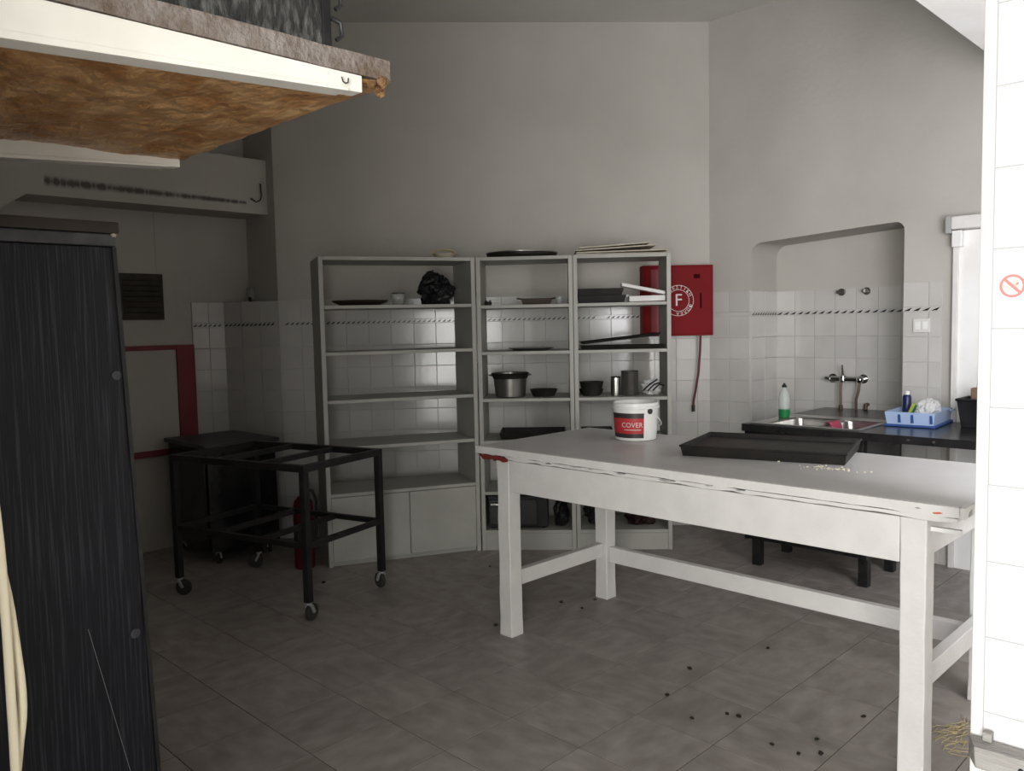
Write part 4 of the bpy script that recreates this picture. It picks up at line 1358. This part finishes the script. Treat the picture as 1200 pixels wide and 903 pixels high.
def bracket(u0, u1, w_end, zb0, wb0, zb1, label):
    """tapered bracket: deep at the wall, thin at the tip"""
    k = (zb1 - zb0) / (w_end - wb0)
    zw = zb0 + k * (WFRONT - wb0)
    q = MB()
    q.prism([(WFRONT + 0.001, zw), (w_end, zb1), (w_end, 1.8495), (WFRONT + 0.001, 1.8495)], u0, u1, 'x')
    b = q.build('bracket', 'bracket_white', lf, bevel=0.0015)
    q = MB()
    q.prism([(WFRONT + 0.001, zw - 0.004), (w_end - 0.03, zb1 - 0.003), (w_end - 0.03, zb1 + 0.002), (WFRONT + 0.001, zw + 0.012)], u0 - 0.006, u1 + 0.004, 'x')
    q.build('bracket_lip', 'bracket_white', b, bevel=0.001)
    return b


b1_ = bracket(-1.218, -1.187, 0.845, 1.792, 0.304, 1.8215, 'near')
bracket(-2.078, -2.045, 0.90, 1.806, 0.508, 1.830, 'far')
MB().tube([(-1.181, 0.800, 1.838), (-1.181, 0.802, 1.831), (-1.181, 0.807, 1.8285), (-1.181, 0.812, 1.831), (-1.181, 0.813, 1.838)], 0.0013, 6).build('stamped_mark', 'label_black', b1_)
blb = MB()
rnd = random.Random(12)
for k in range(9):
    s = rnd.uniform(0.006, 0.010)
    blb.blob(s, s * 1.2, s, (LU1 - 0.004 - rnd.uniform(0, 0.03), 0.862 + 0.045 * k / 8, 1.844 + rnd.uniform(-0.008, 0.008)), 0.4, k, 12, 8)
blb.build('foam_lump', 'foam_dark', lf)

cr_ = thing('storage_crate', 'scuffed dark grey crate standing on the overhead shelf', 'crate', V(-1.78, 0.20, 1.887), -TH)
MB().box(0.0, 0.575, 0.0, 0.585, 0.0, 0.30).build('body', 'crate_grey', cr_, bevel=0.004)
for x in (0.005, 0.575):
    MB().box(x - 0.012, x + 0.004, 0.580, 0.597, 0.0, 0.31).build('corner_post', 'black_metal', cr_, bevel=0.002)
MB().box(-0.005, 0.582, -0.005, 0.590, 0.301, 0.316).build('lid', 'black_metal', cr_, bevel=0.002)
q = MB()
for k in range(3):
    z = 0.02 + 0.05 * k
    q.tube([(0.579, 0.598, z + 0.03), (0.582, 0.613, z + 0.025), (0.582, 0.615, z + 0.004), (0.579, 0.605, z - 0.004)], 0.004, 6)
q.build('hook_chain', 'black_metal', cr_, smooth=True)

cb = thing('tall_cupboard', 'tall black wood-grain cupboard in the near left foreground', 'cupboard', V(-1.78, 0.0), -TH)
CWB, CWT = 0.688, 0.640
MB().hexa([(-0.55, 0.02, 0), (0, 0.02, 0), (0, CWB, 0), (-0.55, CWB, 0), (-0.55, 0, 1.598), (0, 0, 1.598), (0, CWT, 1.598), (-0.55, CWT, 1.598)]).build('side_panel', 'black_wood', cb, bevel=0.003)
MB().box(-0.55, 0.003, -0.004, CWT + 0.001, 1.599, 1.624).build('top_rail', 'black_trim', cb, bevel=0.003)
MB().box(-0.56, 0.008, -0.006, CWT + 0.006, 1.625, 1.648).build('top_board', 'vent_brown', cb, bevel=0.002)
MB().hexa([(0.0005, CWB - 0.008, 0), (0.004, CWB - 0.008, 0), (0.004, CWB, 0), (0.0005, CWB, 0), (0.0005, CWT - 0.008, 1.598), (0.004, CWT - 0.008, 1.598), (0.004, CWT, 1.598), (0.0005, CWT, 1.598)]).build('edge_strip', 'black_metal', cb)
MB().lathe([(0.011, 0.0), (0.010, 0.003), (0, 0.0035)], 18).build('cover_cap', 'black_trim', cb, (0.001, 0.636, 0.786)).rotation_euler = (0, R(90), 0)
MB().lathe([(0.010, 0.0), (0.009, 0.003), (0, 0.0035)], 18).build('cover_cap', 'black_trim', cb, (0.001, 0.627, 1.335)).rotation_euler = (0, R(90), 0)
MB().bar((0.0012, 0.545, 0.82), (0.0012, 0.62, 0.45), 0.0006).build('scratch', 'grey_plastic', cb)
MB().blob(0.004, 0.006, 0.004, (0.004, CWT - 0.004, 1.622), 0.3, 3, 10, 6).build('chipped_corner', 'card', cb)

for k, (pts, lab) in enumerate((
        ([(-1.245, 0.205, 1.80), (-1.248, 0.225, 1.65), (-1.25, 0.262, 1.40), (-1.25, 0.278, 1.187), (-1.25, 0.2815, 1.047), (-1.25, 0.2815, 0.93), (-1.25, 0.281, 0.83), (-1.25, 0.276, 0.5), (-1.25, 0.27, 0.08), (-1.25, 0.25, 0.008), (-1.25, 0.05, 0.008)], 'cream cable hanging nearest the left edge, the straighter of two'),
        ([(-1.268, 0.20, 1.80), (-1.268, 0.215, 1.5), (-1.266, 0.255, 1.25), (-1.264, 0.284, 1.10), (-1.262, 0.2935, 1.0), (-1.262, 0.297, 0.912), (-1.262, 0.286, 0.83), (-1.263, 0.258, 0.6), (-1.266, 0.27, 0.08), (-1.27, 0.25, 0.008), (-1.30, 0.05, 0.008)], 'cream cable bowed outward beside the straighter one'))):
    sm = []
    P = [V(*p) for p in pts]
    for i in range(len(P) - 1):
        p0, p1, p2, p3 = P[max(i - 1, 0)], P[i], P[i + 1], P[min(i + 2, len(P) - 1)]
        for t in (0, 0.25, 0.5, 0.75):
            sm.append(0.5 * ((2 * p1) + (p2 - p0) * t + (2 * p0 - 5 * p1 + 4 * p2 - p3) * t * t + (3 * p1 - p0 - 3 * p2 + p3) * t ** 3))
    sm.append(P[-1])
    tag(MB().tube(sm, 0.0062, 10).build('hanging_cable', 'cream_cable', None, smooth=True), lab, 'cable', 'cream cables at the left edge')

# ---------------------------------------------------------------- on the pillar
sg = thing('no_smoking_sticker', 'faded round red prohibition sticker on the white pillar', 'sticker', V(PU + 0.072, PW - 0.0085, 1.487), -TH)
q = MB()
q.lathe([(0.027, 0.0), (0.027, 0.0006), (0, 0.0006)], 32)
o = q.build('disc', 'sticker_white', sg)
o.rotation_euler = (R(90), 0, 0)
q = MB()
ring_disc(q, (0, 0), 0.0205, 0.0262, -0.0010)
q.build('red_ring', 'sticker_red', sg)
MB().hexa([(-0.0175, -0.0012, 0.013), (-0.013, -0.0012, 0.0175), (-0.013, -0.0008, 0.0175), (-0.0175, -0.0008, 0.013), (0.013, -0.0012, -0.0175), (0.0175, -0.0012, -0.013), (0.0175, -0.0008, -0.013), (0.013, -0.0008, -0.0175)]).build('red_bar', 'sticker_red', sg)
q = MB()
for x, z, a, b in ((-0.009, -0.004, 0.008, 0.010), (0.006, 0.008, 0.008, 0.007), (0.010, 0.0, 0.005, 0.008)):
    q.prism([(x + a * math.cos(t), z + b * math.sin(t)) for t in [2 * math.pi * k / 12 for k in range(12)]], -0.0010, -0.0007, 'y')
q.build('faded_print', 'sticker_pink', sg)
pk = thing('wooden_plank', 'weathered grey plank fixed low on the white pillar', 'plank', V(PU, PW - 0.009, 0.35), -TH)
MB().hexa([(0.030, -0.055, 0.0), (0.245, -0.055, 0.004), (0.245, -0.001, 0.004), (0.0, -0.001, 0.0), (0.026, -0.055, 0.052), (0.245, -0.055, 0.056), (0.245, -0.001, 0.056), (0.0, -0.001, 0.055)]).build('board', 'grey_wood', pk, bevel=0.003)
MB().box(0.035, 0.055, -0.022, -0.002, 0.056, 0.078).build('block', 'grey_wood', pk, bevel=0.002)
MB().lathe([(0.006, 0.0), (0.004, 0.003), (0, 0.004)], 10).build('nail_head', 'black_metal', pk, (0.125, -0.056, 0.028)).rotation_euler = (R(90), 0, 0)

# ---------------------------------------------------------------- small litter on the floor
deb = [(0.23, 4.126), (0.327, 4.031), (0.404, 4.155), (-0.101, 3.821), (1.086, 3.477), (0.704, 3.283), (0.621, 2.86), (0.754, 2.887), (0.791, 2.865),
       (0.847, 2.664), (0.914, 2.601), (0.985, 2.598), (1.006, 2.691), (1.231, 2.846), (0.568, 3.047), (-0.154, 4.783), (-1.083, 4.537)]
rnd = random.Random(77)
for k, (x, y) in enumerate(deb):
    s = rnd.uniform(0.006, 0.010)
    tag(MB().blob(s * 1.4, s, s * 0.6, (0, 0, s * 0.5), 0.5, k + 50, 10, 6, flat=0.0003).build('dirt_crumb', 'dirt', None, (x, y, 0.0008), rnd.uniform(0, 6)),
        'small dark crumb of dirt on the tiled floor', 'dirt', 'dark crumbs of dirt on the floor')
q = MB()
for k in range(70):
    x, y = rnd.uniform(-0.09, 0.09), rnd.uniform(-0.10, 0.10)
    a = rnd.uniform(-0.7, 0.9)
    l = rnd.uniform(0.03, 0.10)
    q.tube([(x, y, 0.003), (x + l * 0.5 * math.cos(a), y + l * 0.5 * math.sin(a), 0.003 + rnd.uniform(0.001, 0.012)), (x + l * math.cos(a + 0.3), y + l * math.sin(a + 0.3), 0.004)], 0.0013, 4)
o = q.build('straw_litter', 'straw', None, (1.475, 2.685, 0), 0)
o['kind'] = 'stuff'
tag(o, 'wisps of straw on the floor beside the pillar', 'straw')
